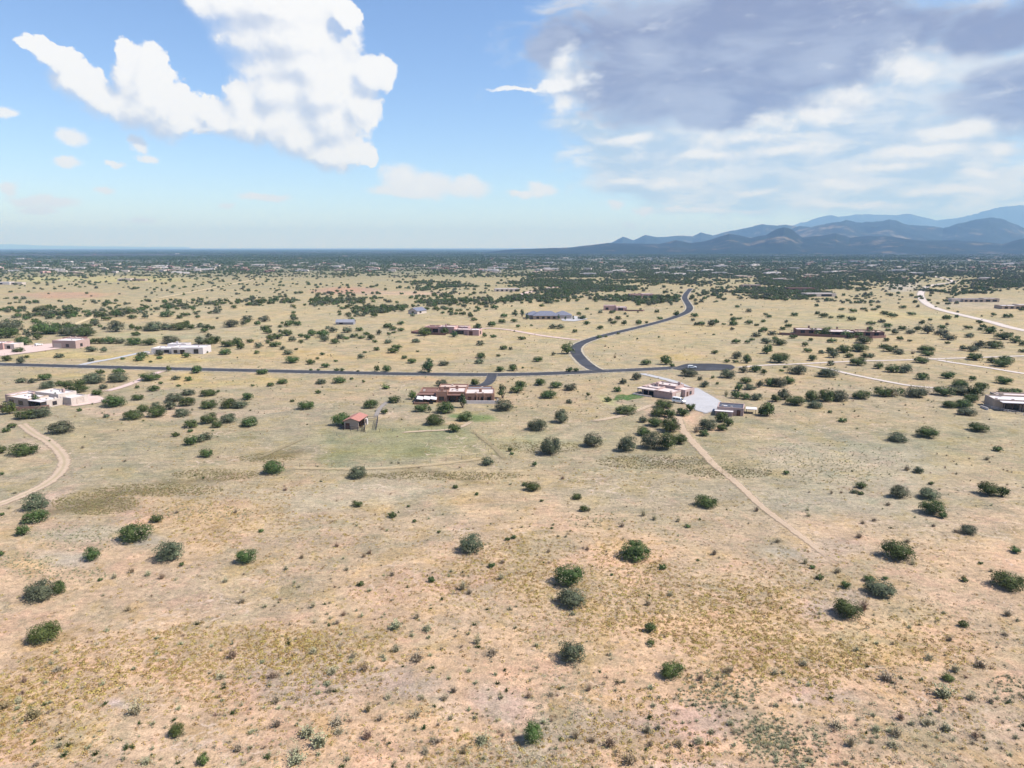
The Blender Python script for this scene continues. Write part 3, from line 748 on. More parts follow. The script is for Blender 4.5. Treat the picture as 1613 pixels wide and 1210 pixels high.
def opening(e, face, a, b, z0, z1, pos, kind='window'):
    """window or door in a wall; face n(ear) f(ar) l(eft) r(ight)"""
    mat = {'window': GLASS, 'door': DOOR, 'garage_door': ST['cream']}[kind]
    t = .05
    def bx(a0, a1, z0_, z1_, d0, d1):
        if face == 'n': return (a0, a1, pos - d1, pos - d0, z0_, z1_)
        if face == 'f': return (a0, a1, pos + d0, pos + d1, z0_, z1_)
        if face == 'l': return (pos - d1, pos - d0, a0, a1, z0_, z1_)
        return (pos + d0, pos + d1, a0, a1, z0_, z1_)
    o = box_part(kind, bx(a, b, z0, z1, -.02, t), mat, e)
    bm = bmesh.new(); f = .12
    for q in ((a - f, a, z0 - f, z1 + f), (b, b + f, z0 - f, z1 + f), (a, b, z0 - f, z0), (a, b, z1, z1 + f)):
        add_box(bm, *bx(q[0], q[1], q[2], q[3], -.02, .1))
    if kind == 'window' and b - a > 1.0:
        m = (a + b) / 2; add_box(bm, *bx(m - .04, m + .04, z0, z1, t, .08))
    if kind == 'garage_door':
        for k in range(1, 4):
            zz = z0 + (z1 - z0) * k / 4; add_box(bm, *bx(a, b, zz - .03, zz + .03, t, .08))
    link('frame', mesh_bm('frame', bm, ST['wood'] if kind != 'garage_door' else ST['tan']), o)

def portal(e, x0, x1, y0, y1, h, roof, n=4, fascia='wood'):
    """open porch along the near side: posts, beam and roof slab"""
    for k in range(n):
        x = x0 + .2 + (x1 - x0 - .4) * k / (n - 1)
        box_part('porch_post', (x - .14, x + .14, y0 + .1, y0 + .38, -.6, h - .35), ST[fascia], e, .02)
    box_part('porch_beam', (x0, x1, y0 + .06, y0 + .42, h - .35, h - .02), ST[fascia], e, .02)
    box_part('porch_roof', (x0 - .2, x1 + .2, y0 - .15, y1, h, h + .25), ST[roof], e, .03)

def low_wall(e, pts, h, mat, t=.35, name='garden_wall'):
    for (xa, ya), (xb, yb) in zip(pts[:-1], pts[1:]):
        d = Vector((xb - xa, yb - ya)); L = d.length
        bm = bmesh.new(); add_box(bm, -.0, L, -t / 2, t / 2, -.8, h, .06)
        o = link(name, mesh_bm(name, bm, ST[mat]), e, (xa, ya, 0), math.atan2(d.y, d.x))

def chimney(e, x, y, z0, z1, mat, s=.6):
    box_part('chimney', (x - s, x + s, y - s * .7, y + s * .7, z0, z1), ST[mat], e, .06)

# terracotta house by the asphalt driveway
h = house('adobe_house', 'sprawling terracotta adobe house with white patio wall by the asphalt driveway', 'house', (657, 634))
block(h, 20.5, 33, 0, 11, 4.0, 'terra', 'r_pink'); block(h, 13, 20.6, 1.5, 12, 4.4, 'terra', 'r_pink'); block(h, 8.2, 13.1, -.6, 3.0, 5.0, 'terra', 'r_pink')
block(h, .5, 8.3, 4.0, 14, 3.9, 'terra', 'r_rust'); block(h, 8.2, 21, 11.5, 19, 4.5, 'terra', 'r_tan'); block(h, 20.5, 32.0, 10.8, 18, 3.6, 'terra', 'r_blue')
portal(h, .2, 8.1, .2, 4.2, 3.2, 'r_rust', 4); portal(h, 13.2, 20.2, -.8, 1.6, 3.1, 'r_rust', 3)
opening(h, 'n', 22, 23.2, 0, 2.4, 0, 'door'); opening(h, 'n', 24.8, 26.4, .9, 2.3, 0); opening(h, 'n', 27.6, 29.2, .9, 2.3, 0); opening(h, 'n', 30.2, 31.4, .9, 2.3, 0)
opening(h, 'n', 1.2, 3.4, .5, 2.5, 4.0); opening(h, 'n', 4.4, 7.4, .2, 2.5, 4.0); opening(h, 'n', 14, 16.5, .4, 2.5, 1.5); opening(h, 'n', 17.5, 20, .4, 2.5, 1.5); opening(h, 'n', 9.6, 11.6, 1, 2.6, -.6)
low_wall(h, [(20.9, -.4), (20.9, -3.2), (34.6, -3.4), (34.6, 1.0)], 1.5, 'white'); low_wall(h, [(-.6, 4.0), (-.8, -4), (5.6, -4.6)], 1.0, 'terra')
chimney(h, 10.6, 1.6, 4.4, 6.0, 'terra'); chimney(h, 16.5, 9, 4, 5.6, 'terra'); chimney(h, 27, 5, 3.6, 5.0, 'terra')
for x in (25.6, 28.8, 32.2):
    box_part('buttress', (x - .35, x + .35, -.5, .02, -.6, 3.4), ST['terra'], h, .08)
for k in range(3):
    sx = .2 + k * 2.9
    bm = bmesh.new()
    vs = [bm.verts.new(q) for q in ((sx, -3.4, 2.3), (sx + 2.8, -4.0, 2.0), (sx + 2.7, -.2, 2.6), (sx + .1, .1, 2.9))]
    cpt = bm.verts.new((sx + 1.4, -1.9, 2.15))
    for i in range(4): bm.faces.new((vs[i], vs[(i + 1) % 4], cpt))
    solid(bm, geom=bm.faces[:], thickness=.05)
    link('shade_sail', mesh_bm('shade_sail', bm, ST['fabric']), h)
    box_part('sail_pole', (sx - .04, sx + .04, -3.44, -3.36, -.4, 2.35), ST['steel'], h)
h1 = h

# pink stucco house with the van
h = house('adobe_house', 'pink stucco house of stepped flat-roofed blocks beside the green lawn', 'house', (1004, 621.5), -42)
block(h, 8.6, 17.6, 0, 9.5, 3.3, 'pink', 'r_pink'); block(h, .2, 8.7, 3.2, 10.5, 3.6, 'pink', 'r_pink'); block(h, 2, 14, 9.4, 17, 4.2, 'pink', 'r_pink'); block(h, 13.9, 19.5, 8, 16.5, 3.4, 'pink', 'r_pink')
portal(h, -.2, 8.5, .1, 3.4, 2.9, 'r_pink', 4, 'pink')
opening(h, 'n', .9, 3.4, .1, 2.4, 3.2); opening(h, 'n', 4.2, 7.8, .1, 2.4, 3.2); opening(h, 'r', 3, 7.8, 0, 2.5, 17.6, 'garage_door'); opening(h, 'r', 9.4, 10.6, 0, 2.3, 19.5, 'door'); opening(h, 'r', 12, 13.6, .9, 2.2, 19.5)
opening(h, 'l', 5, 6.6, .9, 2.2, .2); opening(h, 'l', 11, 13.4, .9, 2.4, 2)
low_wall(h, [(-1.6, 5.2), (-1.6, -1.2), (8.0, -1.2)], .55, 'r_pink', .5, 'patio_wall'); chimney(h, 5, 8.8, 3.2, 5.0, 'pink'); chimney(h, 12.6, 15, 3.8, 5.2, 'pink')
for k in range(5):
    box_part('roof_drain', (9.6 + k * 1.8, 9.75 + k * 1.8, -.5, .02, 2.7, 2.85), ST['wood'], h)
h2 = h

# detached garage
h = house('garage', 'detached stucco garage with dark flat roof at the end of the gravel yard', 'garage', (1129, 653), -20)
block(h, 0, 10.0, 0, 9.0, 3.2, 'pink', 'r_grey', .35); opening(h, 'r', 2.5, 3.7, 1, 2, 10.0); opening(h, 'f', 1, 5, 0, 2.5, 9.0, 'garage_door'); opening(h, 'n', 7.6, 8.7, 0, 2.2, 0, 'door'); opening(h, 'r', 6.2, 7.6, 1, 2.1, 10.0)
box_part('lean_to', (-.5, 5.9, -2.0, -.02, -.5, 1.8), ST['pink'], h, .05); box_part('lean_to_roof', (-.8, 6.2, -2.3, -.01, 1.8, 2.0), ST['r_white'], h, .03)
box_part('roof_hatch', (2, 3.6, 3, 4.2, 2.8, 3.15), ST['r_white'], h, .04)
for x in (10.9, 14.4):
    for y in (5.2, 8.6): box_part('carport_post', (x - .08, x + .08, y - .08, y + .08, -.5, 1.95), ST['steel'], h)
box_part('carport_roof', (10.6, 14.8, 4.8, 9.0, 1.95, 2.12), ST['r_white'], h, .03)
h3 = h

# shed with the coral roof
h = house('horse_shed', 'small tan shed with a sloping coral metal roof beside a dark corral', 'shed', (553, 676.5), 0)
rz_s = -30
h.rotation_euler = (0, 0, R(-8))
bm = bmesh.new(); add_box(bm, -2.6, 2.9, 0, .25, -.5, 3.0); add_box(bm, -2.6, -2.35, .25, 9, -.5, 3.0); add_box(bm, -2.35, 2.9, 8.75, 9, -.5, 3.0); add_box(bm, 2.65, 2.9, 6.6, 8.75, -.5, 3.0)
link('wall', mesh_bm('wall', bm, ST['tan']), h)
bm = bmesh.new()
vv = [bm.verts.new(q) for q in ((-3.1, -.5, 3.05), (3.4, -.5, 3.25), (3.4, 9.4, 3.25), (-3.1, 9.4, 3.05), (.2, -.5, 4.3), (.2, 9.4, 4.3))]
for f in ((0, 4, 5, 3), (4, 1, 2, 5)): bm.faces.new([vv[i] for i in f])
solid(bm, geom=bm.faces[:], thickness=.12)
rf = link('roof', mesh_bm('roof', bm, ST['r_coral']), h)
for yy in (0.0, 8.75):
    bm = bmesh.new()
    a = [bm.verts.new(q) for q in ((-2.6, yy, 3.0), (2.9, yy, 3.0), (.2, yy, 4.1))]; b = [bm.verts.new((v.co.x, yy + .25, v.co.z)) for v in a]
    bm.faces.new(a[::-1]); bm.faces.new(b)
    for i in range(3): bm.faces.new((a[i], a[(i + 1) % 3], b[(i + 1) % 3], b[i]))
    link('gable', mesh_bm('gable', bm, ST['tan']), h)
opening(h, 'n', -1.9, -.6, 0, 2.2, 0, 'door'); opening(h, 'r', 7.1, 8.3, 1, 2, 2.9)
for y in (.3, 2.4, 4.5): box_part('stall_post', (2.66, 2.86, y, y + .2, -.4, 3.0), ST['wood'], h)
box_part('stall_partition', (-2.3, 2.6, 4.4, 4.5, -.3, 1.4), ST['wood'], h); box_part('cupola', (2.9, 3.5, 7.6, 8.6, -.4, 2.2), ST['white'], h, .03)
h4 = h
def fence(name, label, pts, hgt, rails, mat, post=.09, cat='fence', rail=.07, span=2.6):
    P = [ground(*p) for p in pts]
    e = bpy.data.objects.new(name, None); COL.objects.link(e); e.location = P[0]; tag(e, label, cat)
    for a, b in zip(P[:-1], P[1:]):
        d = b - a; L = Vector((d.x, d.y)).length; n = max(int(L / span), 1)
        for k in range(n + 1):
            q = a + d * (k / n) - P[0]
            box_part('post', (q.x - post, q.x + post, q.y - post, q.y + post, q.z - .4, q.z + hgt), ST[mat], e)
        for r_ in range(rails):
            z = hgt * (r_ + 1) / rails - .12
            bm = bmesh.new(); add_box(bm, 0, L, -rail * .7, rail * .7, z - rail, z + rail)
            link('rail', mesh_bm('rail', bm, ST[mat]), e, a - P[0], math.atan2(d.y, d.x))
    return e
fence('corral_fence', 'dark railed corral fence in front of the coral-roofed shed', [(534, 672), (541, 677.5), (574, 680.5), (575, 672)], 1.7, 3, 'steel')
fence('corral_fence', 'tall dark corral frame right of the coral-roofed shed', [(579, 665), (595, 664), (592.5, 677.5)], 2.3, 3, 'steel', .1)
fence('pasture_fence', 'thin wire fence around the green pasture', [(484, 690), (598, 681), (741, 677), (775, 719), (574, 737), (447, 735)], 1.2, 2, 'steel', .04, rail=.008, span=4.5)

# left house with white roofs
h = house('adobe_house', 'large white-roofed stucco house at the left edge', 'house', (45, 642), -24)
block(h, -14, 0, 0, 9, 3.6, 'tan', 'r_white'); block(h, -.1, 8, 2.5, 11, 3.2, 'cream', 'r_white'); block(h, -9, 6, 8.9, 17, 4.4, 'cream', 'r_white'); block(h, 5.9, 13, 9.5, 17, 3.3, 'cream', 'r_white'); block(h, -20, -13.9, 3, 13, 3.3, 'pink', 'r_white')
portal(h, 0.2, 7.6, .2, 2.6, 2.8, 'r_white', 3)
opening(h, 'n', -12, -9.5, .8, 2.3, 0); opening(h, 'n', -6, -3.5, .8, 2.3, 0); opening(h, 'n', 1, 4, .1, 2.3, 2.5); opening(h, 'r', 12, 15, 0, 2.4, 13, 'garage_door'); opening(h, 'r', 5, 6.6, .8, 2.2, 8)
low_wall(h, [(-10, -6.5), (1, -6.5), (8.5, -1.5), (9.5, 2.5)], 1.6, 'brown'); chimney(h, -4, 5, 3.2, 5, 'pink'); chimney(h, 2, 14, 4, 5.6, 'pink')
h5 = h

# long white house beyond the road
h = house('white_house', 'long white flat-roofed house above the straight road at left', 'house', (236, 558), 0)
block(h, 0, 13.5, 2, 13, 3.4, 'white', 'r_white'); block(h, 13.4, 33, 0, 12, 4.2, 'white', 'r_white'); block(h, 5, 17, 12.9, 20, 4.6, 'white', 'r_white')
opening(h, 'n', 3, 6, .7, 2.3, 2); opening(h, 'n', 8, 11, .7, 2.3, 2); opening(h, 'n', 19, 21.5, 0, 2.8, 0); opening(h, 'n', 27.4, 30, .5, 3, 0); opening(h, 'n', 15, 17, .8, 2.5, 0)
box_part('alcove', (18, 22.5, -.9, .02, 2.9, 3.2), ST['white'], h, .03); low_wall(h, [(-1, 2), (-1, -2), (10, -2.5)], 1.0, 'white'); chimney(h, 10, 16, 4.4, 5.8, 'white')
h6 = h

h = house('garage_house', 'pinkish stucco house with grey garage door at far left beyond the road', 'house', (83, 548.5), -8)
block(h, 0, 17, 0, 13, 5.2, 'pink', 'r_white'); block(h, -3, 10, 12.9, 20, 5.4, 'brown', 'r_tan'); opening(h, 'n', 1, 6.5, 0, 3.2, 0, 'garage_door'); opening(h, 'n', 10, 12, 1, 2.8, 0); opening(h, 'r', 4, 6, 1, 2.8, 17)
h = house('adobe_house', 'cream stucco house cut by the left edge behind small trees', 'house', (-8, 551), -6)
block(h, -6, 6, 0, 9, 4.4, 'rose', 'r_white'); block(h, 5.9, 13, 1, 9, 3.8, 'cream', 'r_white'); opening(h, 'n', 8, 10, .8, 2.6, 1); opening(h, 'n', 1, 3, .8, 2.6, 0)

# walled adobe house in the middle distance
h = house('adobe_house', 'rose adobe house with courtyard trees in the middle distance', 'house', (662, 526), -12)
block(h, 0, 16, 10, 22, 4.6, 'rose', 'r_rust'); block(h, 13, 26, 4, 14, 5.6, 'rose', 'r_pink'); block(h, 25.8, 38, 2, 12, 4.0, 'rose', 'r_pink'); block(h, 37.8, 47, -2, 8, 4.4, 'rose', 'r_white'); block(h, 16, 34, 13.8, 22, 4.8, 'rose', 'r_pink')
portal(h, 0, 12.8, 6.4, 10.2, 3.6, 'r_rust', 5); opening(h, 'n', 2, 5, .5, 2.9, 10); opening(h, 'n', 7, 11, .5, 2.9, 10); opening(h, 'n', 17, 20, .8, 3.0, 4); opening(h, 'n', 28, 34, 0, 3.0, 2); opening(h, 'n', 39.5, 42, 0, 3.2, -2, 'door'); opening(h, 'r', 1, 4, .8, 3, 47)
low_wall(h, [(-6, 14), (-8, 2), (4, -4), (22, -5)], 1.6, 'brown'); chimney(h, 18, 9, 5, 7, 'rose')

def hip(e, x0, x1, y0, y1, hw, hr, wall, roof, ov=.6):
    bm = bmesh.new(); add_box(bm, x0, x1, y0, y1, -.6, hw); link('wall', mesh_bm('wall', bm, ST[wall]), e)
    bm = bmesh.new(); d = (y1 - y0) / 2 + ov; ym = (y0 + y1) / 2
    q = [bm.verts.new(v) for v in ((x0 - ov, y0 - ov, hw - .1), (x1 + ov, y0 - ov, hw - .1), (x1 + ov, y1 + ov, hw - .1), (x0 - ov, y1 + ov, hw - .1), (x0 - ov + d, ym, hr), (x1 + ov - d, ym, hr))]
    for f in ((0, 1, 5, 4), (1, 2, 5), (2, 3, 4, 5), (3, 0, 4), (3, 2, 1, 0)): bm.faces.new([q[i] for i in f])
    link('roof', mesh_bm('roof', bm, ST[roof]), e)
def gable(e, x0, x1, y0, y1, hw, hr, wall, roof, ov=.5):
    bm = bmesh.new(); add_box(bm, x0, x1, y0, y1, -.6, hw)
    ym = (y0 + y1) / 2
    for x in (x0, x1 - .2):
        a = [bm.verts.new(v) for v in ((x, y0, hw), (x, y1, hw), (x, ym, hr - .15))]; b = [bm.verts.new((v.co.x + .2, v.co.y, v.co.z)) for v in a]
        bm.faces.new(a[::-1]); bm.faces.new(b)
        for i in range(3): bm.faces.new((a[i], a[(i + 1) % 3], b[(i + 1) % 3], b[i]))
    link('wall', mesh_bm('wall', bm, ST[wall]), e)
    bm = bmesh.new()
    q = [bm.verts.new(v) for v in ((x0 - ov, y0 - ov, hw - .2), (x1 + ov, y0 - ov, hw - .2), (x1 + ov, ym, hr), (x0 - ov, ym, hr), (x0 - ov, y1 + ov, hw - .2), (x1 + ov, y1 + ov, hw - .2))]
    bm.faces.new((q[0], q[1], q[2], q[3])); bm.faces.new((q[3], q[2], q[5], q[4]))
    solid(bm, geom=bm.faces[:], thickness=.15)
    link('roof', mesh_bm('roof', bm, ST[roof]), e)

h = house('hip_roof_house', 'slate-grey hip-roofed house with a row of slim garden trees', 'house', (840, 503.5), 2)
hip(h, 0, 24, 0, 14, 3.6, 7.4, 'tan', 'r_slate'); hip(h, 20, 36, 4, 18, 3.6, 7.0, 'cream', 'r_slate'); hip(h, -6, 8, 8, 20, 3.4, 6.6, 'tan', 'r_slate')
for x in (3, 8, 13, 18): opening(h, 'n', x, x + 2.4, .8, 2.6, 0)
opening(h, 'n', 27, 31, 0, 2.8, 4, 'garage_door'); yard('gravel_yard', [(880, 500), (905, 498), (928, 503), (905, 507), (885, 506)], GRAVEL, 'grey yard right of the slate-roofed house', 'yard')
h = house('adobe_house', 'small pale pink adobe house left of the winding road', 'house', (951, 489.5), -6)
block(h, 0, 13, 4, 14, 5.2, 'rose', 'r_pink'); block(h, 12.9, 24, 0, 12, 3.8, 'rose', 'r_white'); opening(h, 'n', 2, 5, .8, 3, 4); opening(h, 'n', 15, 20, .6, 2.8, 0); low_wall(h, [(22, -2), (40, -3), (42, 4)], 1.4, 'brown')
h = house('adobe_house', 'rosy flat-roofed house among junipers left of the road bend', 'house', (993, 469), 0)
block(h, 0, 15, 3, 14, 4.6, 'rose', 'r_rust'); block(h, 14.9, 30, 0, 12, 5.0, 'rose', 'r_white'); opening(h, 'n', 3, 7, .8, 3, 3); opening(h, 'n', 18, 23, .6, 3, 0); opening(h, 'n', 25, 28, .6, 3, 0)

# dark adobe compound on the right
h = house('adobe_compound', 'dark brown adobe compound behind a long garden wall at right', 'house', (1258, 528), -10)
block(h, 0, 22, 8, 20, 3.6, 'brown', 'r_pink'); block(h, 20, 40, 4, 16, 3.3, 'brown', 'r_pink'); block(h, 39.8, 60, -1, 10, 3.7, 'brown', 'r_tan'); block(h, 44, 58, 9.8, 16, 3.6, 'brown', 'r_pink')
portal(h, 22, 39, .6, 4.2, 2.9, 'r_pink', 6)
for x in (3, 9, 15): opening(h, 'n', x, x + 3, .8, 2.8, 8)
for x in (42, 47, 53): opening(h, 'n', x, x + 3, .6, 2.8, -1)
opening(h, 'n', 25, 30, .3, 2.8, 4); opening(h, 'n', 32, 36, .3, 2.8, 4)
low_wall(h, [(-12, 10), (-14, -1), (10, -7), (34, -13), (48, -13), (58, -7), (61, -1)], 1.9, 'brown'); chimney(h, 10, 14, 4, 6, 'brown'); chimney(h, 30, 12, 4, 5.6, 'brown'); chimney(h, 50, 6, 4, 6, 'brown')
h12 = h

# house at the right edge
h = house('adobe_house', 'tan house with pale roof and low white fence at the right edge', 'house', (1571, 648), -14)
block(h, 0, 20, 4, 14, 4.2, 'tan', 'r_white'); block(h, 4, 26, 13.8, 20, 4.4, 'tan', 'r_pink'); portal(h, 2, 19, .6, 4.2, 3.4, 'r_white', 6); opening(h, 'n', 4, 9, .3, 2.7, 4); opening(h, 'n', 11, 17, .3, 2.7, 4)
low_wall(h, [(-4, 6), (-3, 1)], 1.0, 'white'); chimney(h, 5, 12, 4, 5.4, 'tan')
h13 = h
fence('garden_fence', 'low white fence along the terrace of the right-edge house', [(1549, 641), (1575, 647), (1600, 652), (1625, 657)], 1.1, 2, 'white', .09)
h = house('long_house', 'long low house of two blocks right of the white dirt road', 'house', (1517, 476), -3)
block(h, 0, 26, 0, 14, 3.8, 'tan', 'r_blue'); block(h, 25.9, 44, 2, 14, 4.4, 'tan', 'r_white')
for k in range(4): opening(h, 'n', 2 + k * 6, 5 + k * 6, .6, 2.6, 0)
for k in range(2): opening(h, 'n', 28 + k * 8, 33 + k * 8, .6, 2.8, 2)
block(h, -12, -.2, 3, 12, 4.0, 'cream', 'r_white')
h = house('long_house', 'grey flat-roofed house cut by the right edge', 'house', (1578, 487), -3)
block(h, 0, 20, 0, 14, 3.8, 'tan', 'r_white'); block(h, 19.9, 46, 3, 16, 4.4, 'tan', 'r_white')
for k in range(3): opening(h, 'n', 3 + k * 6, 6 + k * 6, .6, 2.6, 0)
for k in range(3): opening(h, 'n', 22 + k * 8, 26 + k * 8, .6, 2.8, 3)
h = house('gable_house', 'white gabled house under slate-grey roof among the dense junipers', 'house', (643, 494.5), 62)
gable(h, 0, 16, -11, 0, 3.2, 6.2, 'cream', 'r_slate'); opening(h, 'l', -7, -4.5, 1, 2.6, 0); opening(h, 'n', 4, 7, 1, 2.5, -11)
h = house('low_building', 'low blue-grey shed roof beside bare grey shrub', 'shed', (529, 511.5), 0)
gable(h, 0, 15, 0, 9, 2.2, 4.2, 'grey', 'r_blue'); opening(h, 'n', 3, 6, .5, 1.7, 0)
h = house('long_house', 'long white low building beside a line of round trees', 'house', (779, 459.5), 3)
block(h, 0, 38, 0, 14, 4.4, 'cream', 'r_white')
for k in range(5): opening(h, 'n', 3 + k * 7, 6 + k * 7, .8, 3, 0)
h = house('adobe_house', 'dark-windowed flat house right of the far road end', 'house', (1170, 453), 0)
block(h, 0, 30, 0, 12, 4.6, 'tan', 'r_white'); opening(h, 'n', 2, 10, .6, 3.2, 0); opening(h, 'n', 13, 22, .6, 3.2, 0)
h = house('adobe_house', 'pale house on the far grassland edge at left', 'house', (185, 443), 0)
block(h, 0, 26, 0, 14, 5, 'cream', 'r_tan'); block(h, 22, 52, 6, 18, 4.2, 'tan', 'r_pink'); opening(h, 'n', 3, 8, .8, 3, 0); opening(h, 'n', 12, 18, .8, 3, 0)
h = house('adobe_house', 'white house on the grassland by the left edge of the far plain', 'house', (-4, 448.5), 0)
block(h, 0, 22, 0, 14, 4.6, 'white', 'r_white'); block(h, 21.9, 42, 3, 14, 3.8, 'cream', 'r_white'); opening(h, 'n', 4, 9, .8, 3, 0); opening(h, 'n', 25, 30, .8, 3, 3)
h = house('adobe_house', 'white-roofed house among junipers above the dark adobe compound', 'house', (1268, 467.5), 0)
block(h, 0, 42, 0, 14, 4.6, 'cream', 'r_white'); opening(h, 'n', 22, 36, .6, 3.2, 0); opening(h, 'n', 4, 12, .8, 3, 0)
h = house('adobe_house', 'brown house hidden among junipers above the dark adobe compound', 'house', (1242, 459), 0)
block(h, 0, 40, 0, 14, 5.2, 'brown', 'r_rust'); opening(h, 'n', 4, 12, .8, 3, 0); opening(h, 'n', 22, 30, .8, 3, 0)

# ------------------------------------------------------------------ vehicles
PAINT = material('white_car_paint', (0.78, 0.78, 0.78), 0.3, .03, 1, 0, 0, .5)
TYRE = material('tyre_rubber', (0.02, 0.02, 0.02), .8); RIM = material('wheel_rim', (0.45, 0.45, 0.46), .35, .1, 3, 0, 0, .5, .8)
LAMP = material('headlight_lens', (0.7, 0.72, 0.74), .15, .05); REAR = material('tail_light', (0.35, 0.02, 0.02), .3, .05); BLACKTRIM = material('black_trim', (0.02, 0.02, 0.022), .5)
def profile_solid(bm, pts, y0, y1, tuck=0.0, top=1.0):
    """side profile swept across the width, narrowing towards the roof"""
    a, b = [], []
    for x, z in pts:
        s = tuck * max(0, (z - top))
        a.append(bm.verts.new((x, y0 + s, z))); b.append(bm.verts.new((x, y1 - s, z)))
    bm.faces.new(a); bm.faces.new(b[::-1])
    for i in range(len(pts)):
        j = (i + 1) % len(pts); bm.faces.new((a[j], a[i], b[i], b[j]))
def wheels(e, xs, w, r_):
    for x in xs:
        for s in (-1, 1):
            bm = bmesh.new(); bmesh.ops.create_cone(bm, cap_ends=True, segments=20, radius1=r_, radius2=r_, depth=.24)
            bmesh.ops.rotate(bm, verts=bm.verts, cent=(0, 0, 0), matrix=Matrix.Rotation(math.pi / 2, 3, 'X'))
            o = link('wheel', mesh_bm('wheel', bm, TYRE), e, (x, s * (w / 2 - .1), r_))
            bm = bmesh.new(); bmesh.ops.create_cone(bm, cap_ends=True, segments=16, radius1=r_ * .6, radius2=r_ * .55, depth=.27)
            bmesh.ops.rotate(bm, verts=bm.verts, cent=(0, 0, 0), matrix=Matrix.Rotation(math.pi / 2, 3, 'X'))
            link('rim', mesh_bm('rim', bm, RIM), o)
def panel(name, e, quad, mat, thick=.02):
    bm = bmesh.new(); f = bm.faces.new([bm.verts.new(q) for q in quad]); solid(bm, geom=[f], thickness=thick)
    return link(name, mesh_bm(name, bm, mat), e)
def vehicle(name, label, cat, at, rz, van):
    p = ground(*at); e = bpy.data.objects.new(name, None); COL.objects.link(e)
    e.location = p + Vector((0, 0, .22)); e.rotation_euler = (0, 0, R(rz)); tag(e, label, cat)
    if van:
        L, w = 5.6, 2.0
        prof = [(-2.8, .35), (2.75, .35), (2.8, .8), (2.55, 1.05), (1.75, 1.25), (1.0, 2.1), (.6, 2.25), (-2.6, 2.3), (-2.8, 2.1)]
        glass = [((1.02, 2.02), (1.72, 1.3))]; wx = (1.8, -1.7); zt = 2.0; sides = [(-2.5, -1.1), (-1.0, .1), (.2, 1.05)]; zs = (1.35, 1.95)
    else:
        L, w = 4.8, 1.9
        prof = [(-2.4, .4), (2.4, .4), (2.42, .75), (2.2, .98), (1.1, 1.08), (.35, 1.62), (-1.1, 1.66), (-2.1, 1.55), (-2.4, 1.05)]
        glass = [((.38, 1.58), (1.05, 1.11))]; wx = (1.5, -1.45); zt = 1.5; sides = [(-1.9, -1.15), (-1.05, -.2), (-.1, .55)]; zs = (1.1, 1.5)
    bm = bmesh.new(); profile_solid(bm, prof, -w / 2, w / 2, .22, 1.0)
    bmesh.ops.bevel(bm, geom=bm.edges[:], offset=.06, segments=2, affect='EDGES')
    link('body', mesh_bm('body', bm, PAINT), e)
    (xa, za), (xb, zb) = glass[0]
    panel('windscreen', e, [(xa + .03, -w / 2 + .32, za + .02), (xb + .04, -w / 2 + .2, zb + .03), (xb + .04, w / 2 - .2, zb + .03), (xa + .03, w / 2 - .32, za + .02)], GLASS)
    for s in (-1, 1):
        for x0, x1 in sides:
            yb_, yt_ = s * (w / 2 - .22 * (zs[0] - 1) + .012), s * (w / 2 - .22 * (zs[1] - 1) + .012)
            panel('side_window', e, [(x0, yb_, zs[0]), (x1, yb_, zs[0]), (x1 - .1, yt_, zs[1]), (x0, yt_, zs[1])], GLASS)
        box_part('headlight', (prof[3][0] - .05, prof[2][0] + .02, s * .68 - .2, s * .68 + .2, .72, .92), LAMP, e, .03)
        box_part('tail_light', (prof[0][0] - .02, prof[0][0] + .08, s * .8 - .1, s * .8 + .1, .9, 1.2), REAR, e, .02)
        box_part('mirror', (xb - .15, xb + .05, s * (w / 2 + .1) - .1, s * (w / 2 + .1) + .1, zb - .05, zb + .15), BLACKTRIM, e, .03)
    box_part('bumper', (prof[1][0] - .1, prof[1][0] + .1, -w / 2 + .05, w / 2 - .05, .35, .6), BLACKTRIM, e, .04)
    box_part('rear_window', (prof[-1][0] - .02, prof[-1][0] + .05, -w / 2 + .35, w / 2 - .35, zs[0] - .02, zs[1] - .1), GLASS, e)
    wheels(e, wx, w, .36)
    return e
vehicle('van', 'white van parked on the gravel yard beside the pink house', 'van', (1069, 635), -38, True)
vehicle('car', 'white car parked on the asphalt turning circle', 'car', (1090, 580.8), -8, False)
vehicle('car', 'white car parked in the pale yard at far left', 'car', (61, 545), 70, False)
# ------------------------------------------------------------------ vegetation
def leaf_mat(name, dark, light, rnd=.18):
    m = bpy.data.materials.new(name); m.use_nodes = True
    nt = m.node_tree; N = Nodes(nt); b = nt.nodes['Principled BSDF']
    ob = N.node('ShaderNodeTexCoord').outputs['Object']
    f = N.noise(ob, 1.6, 4.0, 0.6); g = N.noise(ob, 9.0, 2.0, 0.6)
    c = N.mix(N.smooth(N.m('ADD', N.m('MULTIPLY', f, .6), N.m('MULTIPLY', g, .4)), .36, .64), dark, light)
    oi = N.node('ShaderNodeObjectInfo').outputs['Random']
    hsv = N.node('ShaderNodeHueSaturation')
    N.put(hsv.inputs['Value'], N.m('MULTIPLY_ADD', oi, 2 * rnd, 1 - rnd)); N.put(hsv.inputs['Hue'], N.m('MULTIPLY_ADD', oi, .05, .475)); N.put(hsv.inputs['Color'], c)
    N.put(b.inputs['Base Color'], hsv.outputs[0]); b.inputs['Roughness'].default_value = .75; b.inputs['Specular IOR Level'].default_value = .2
    return m
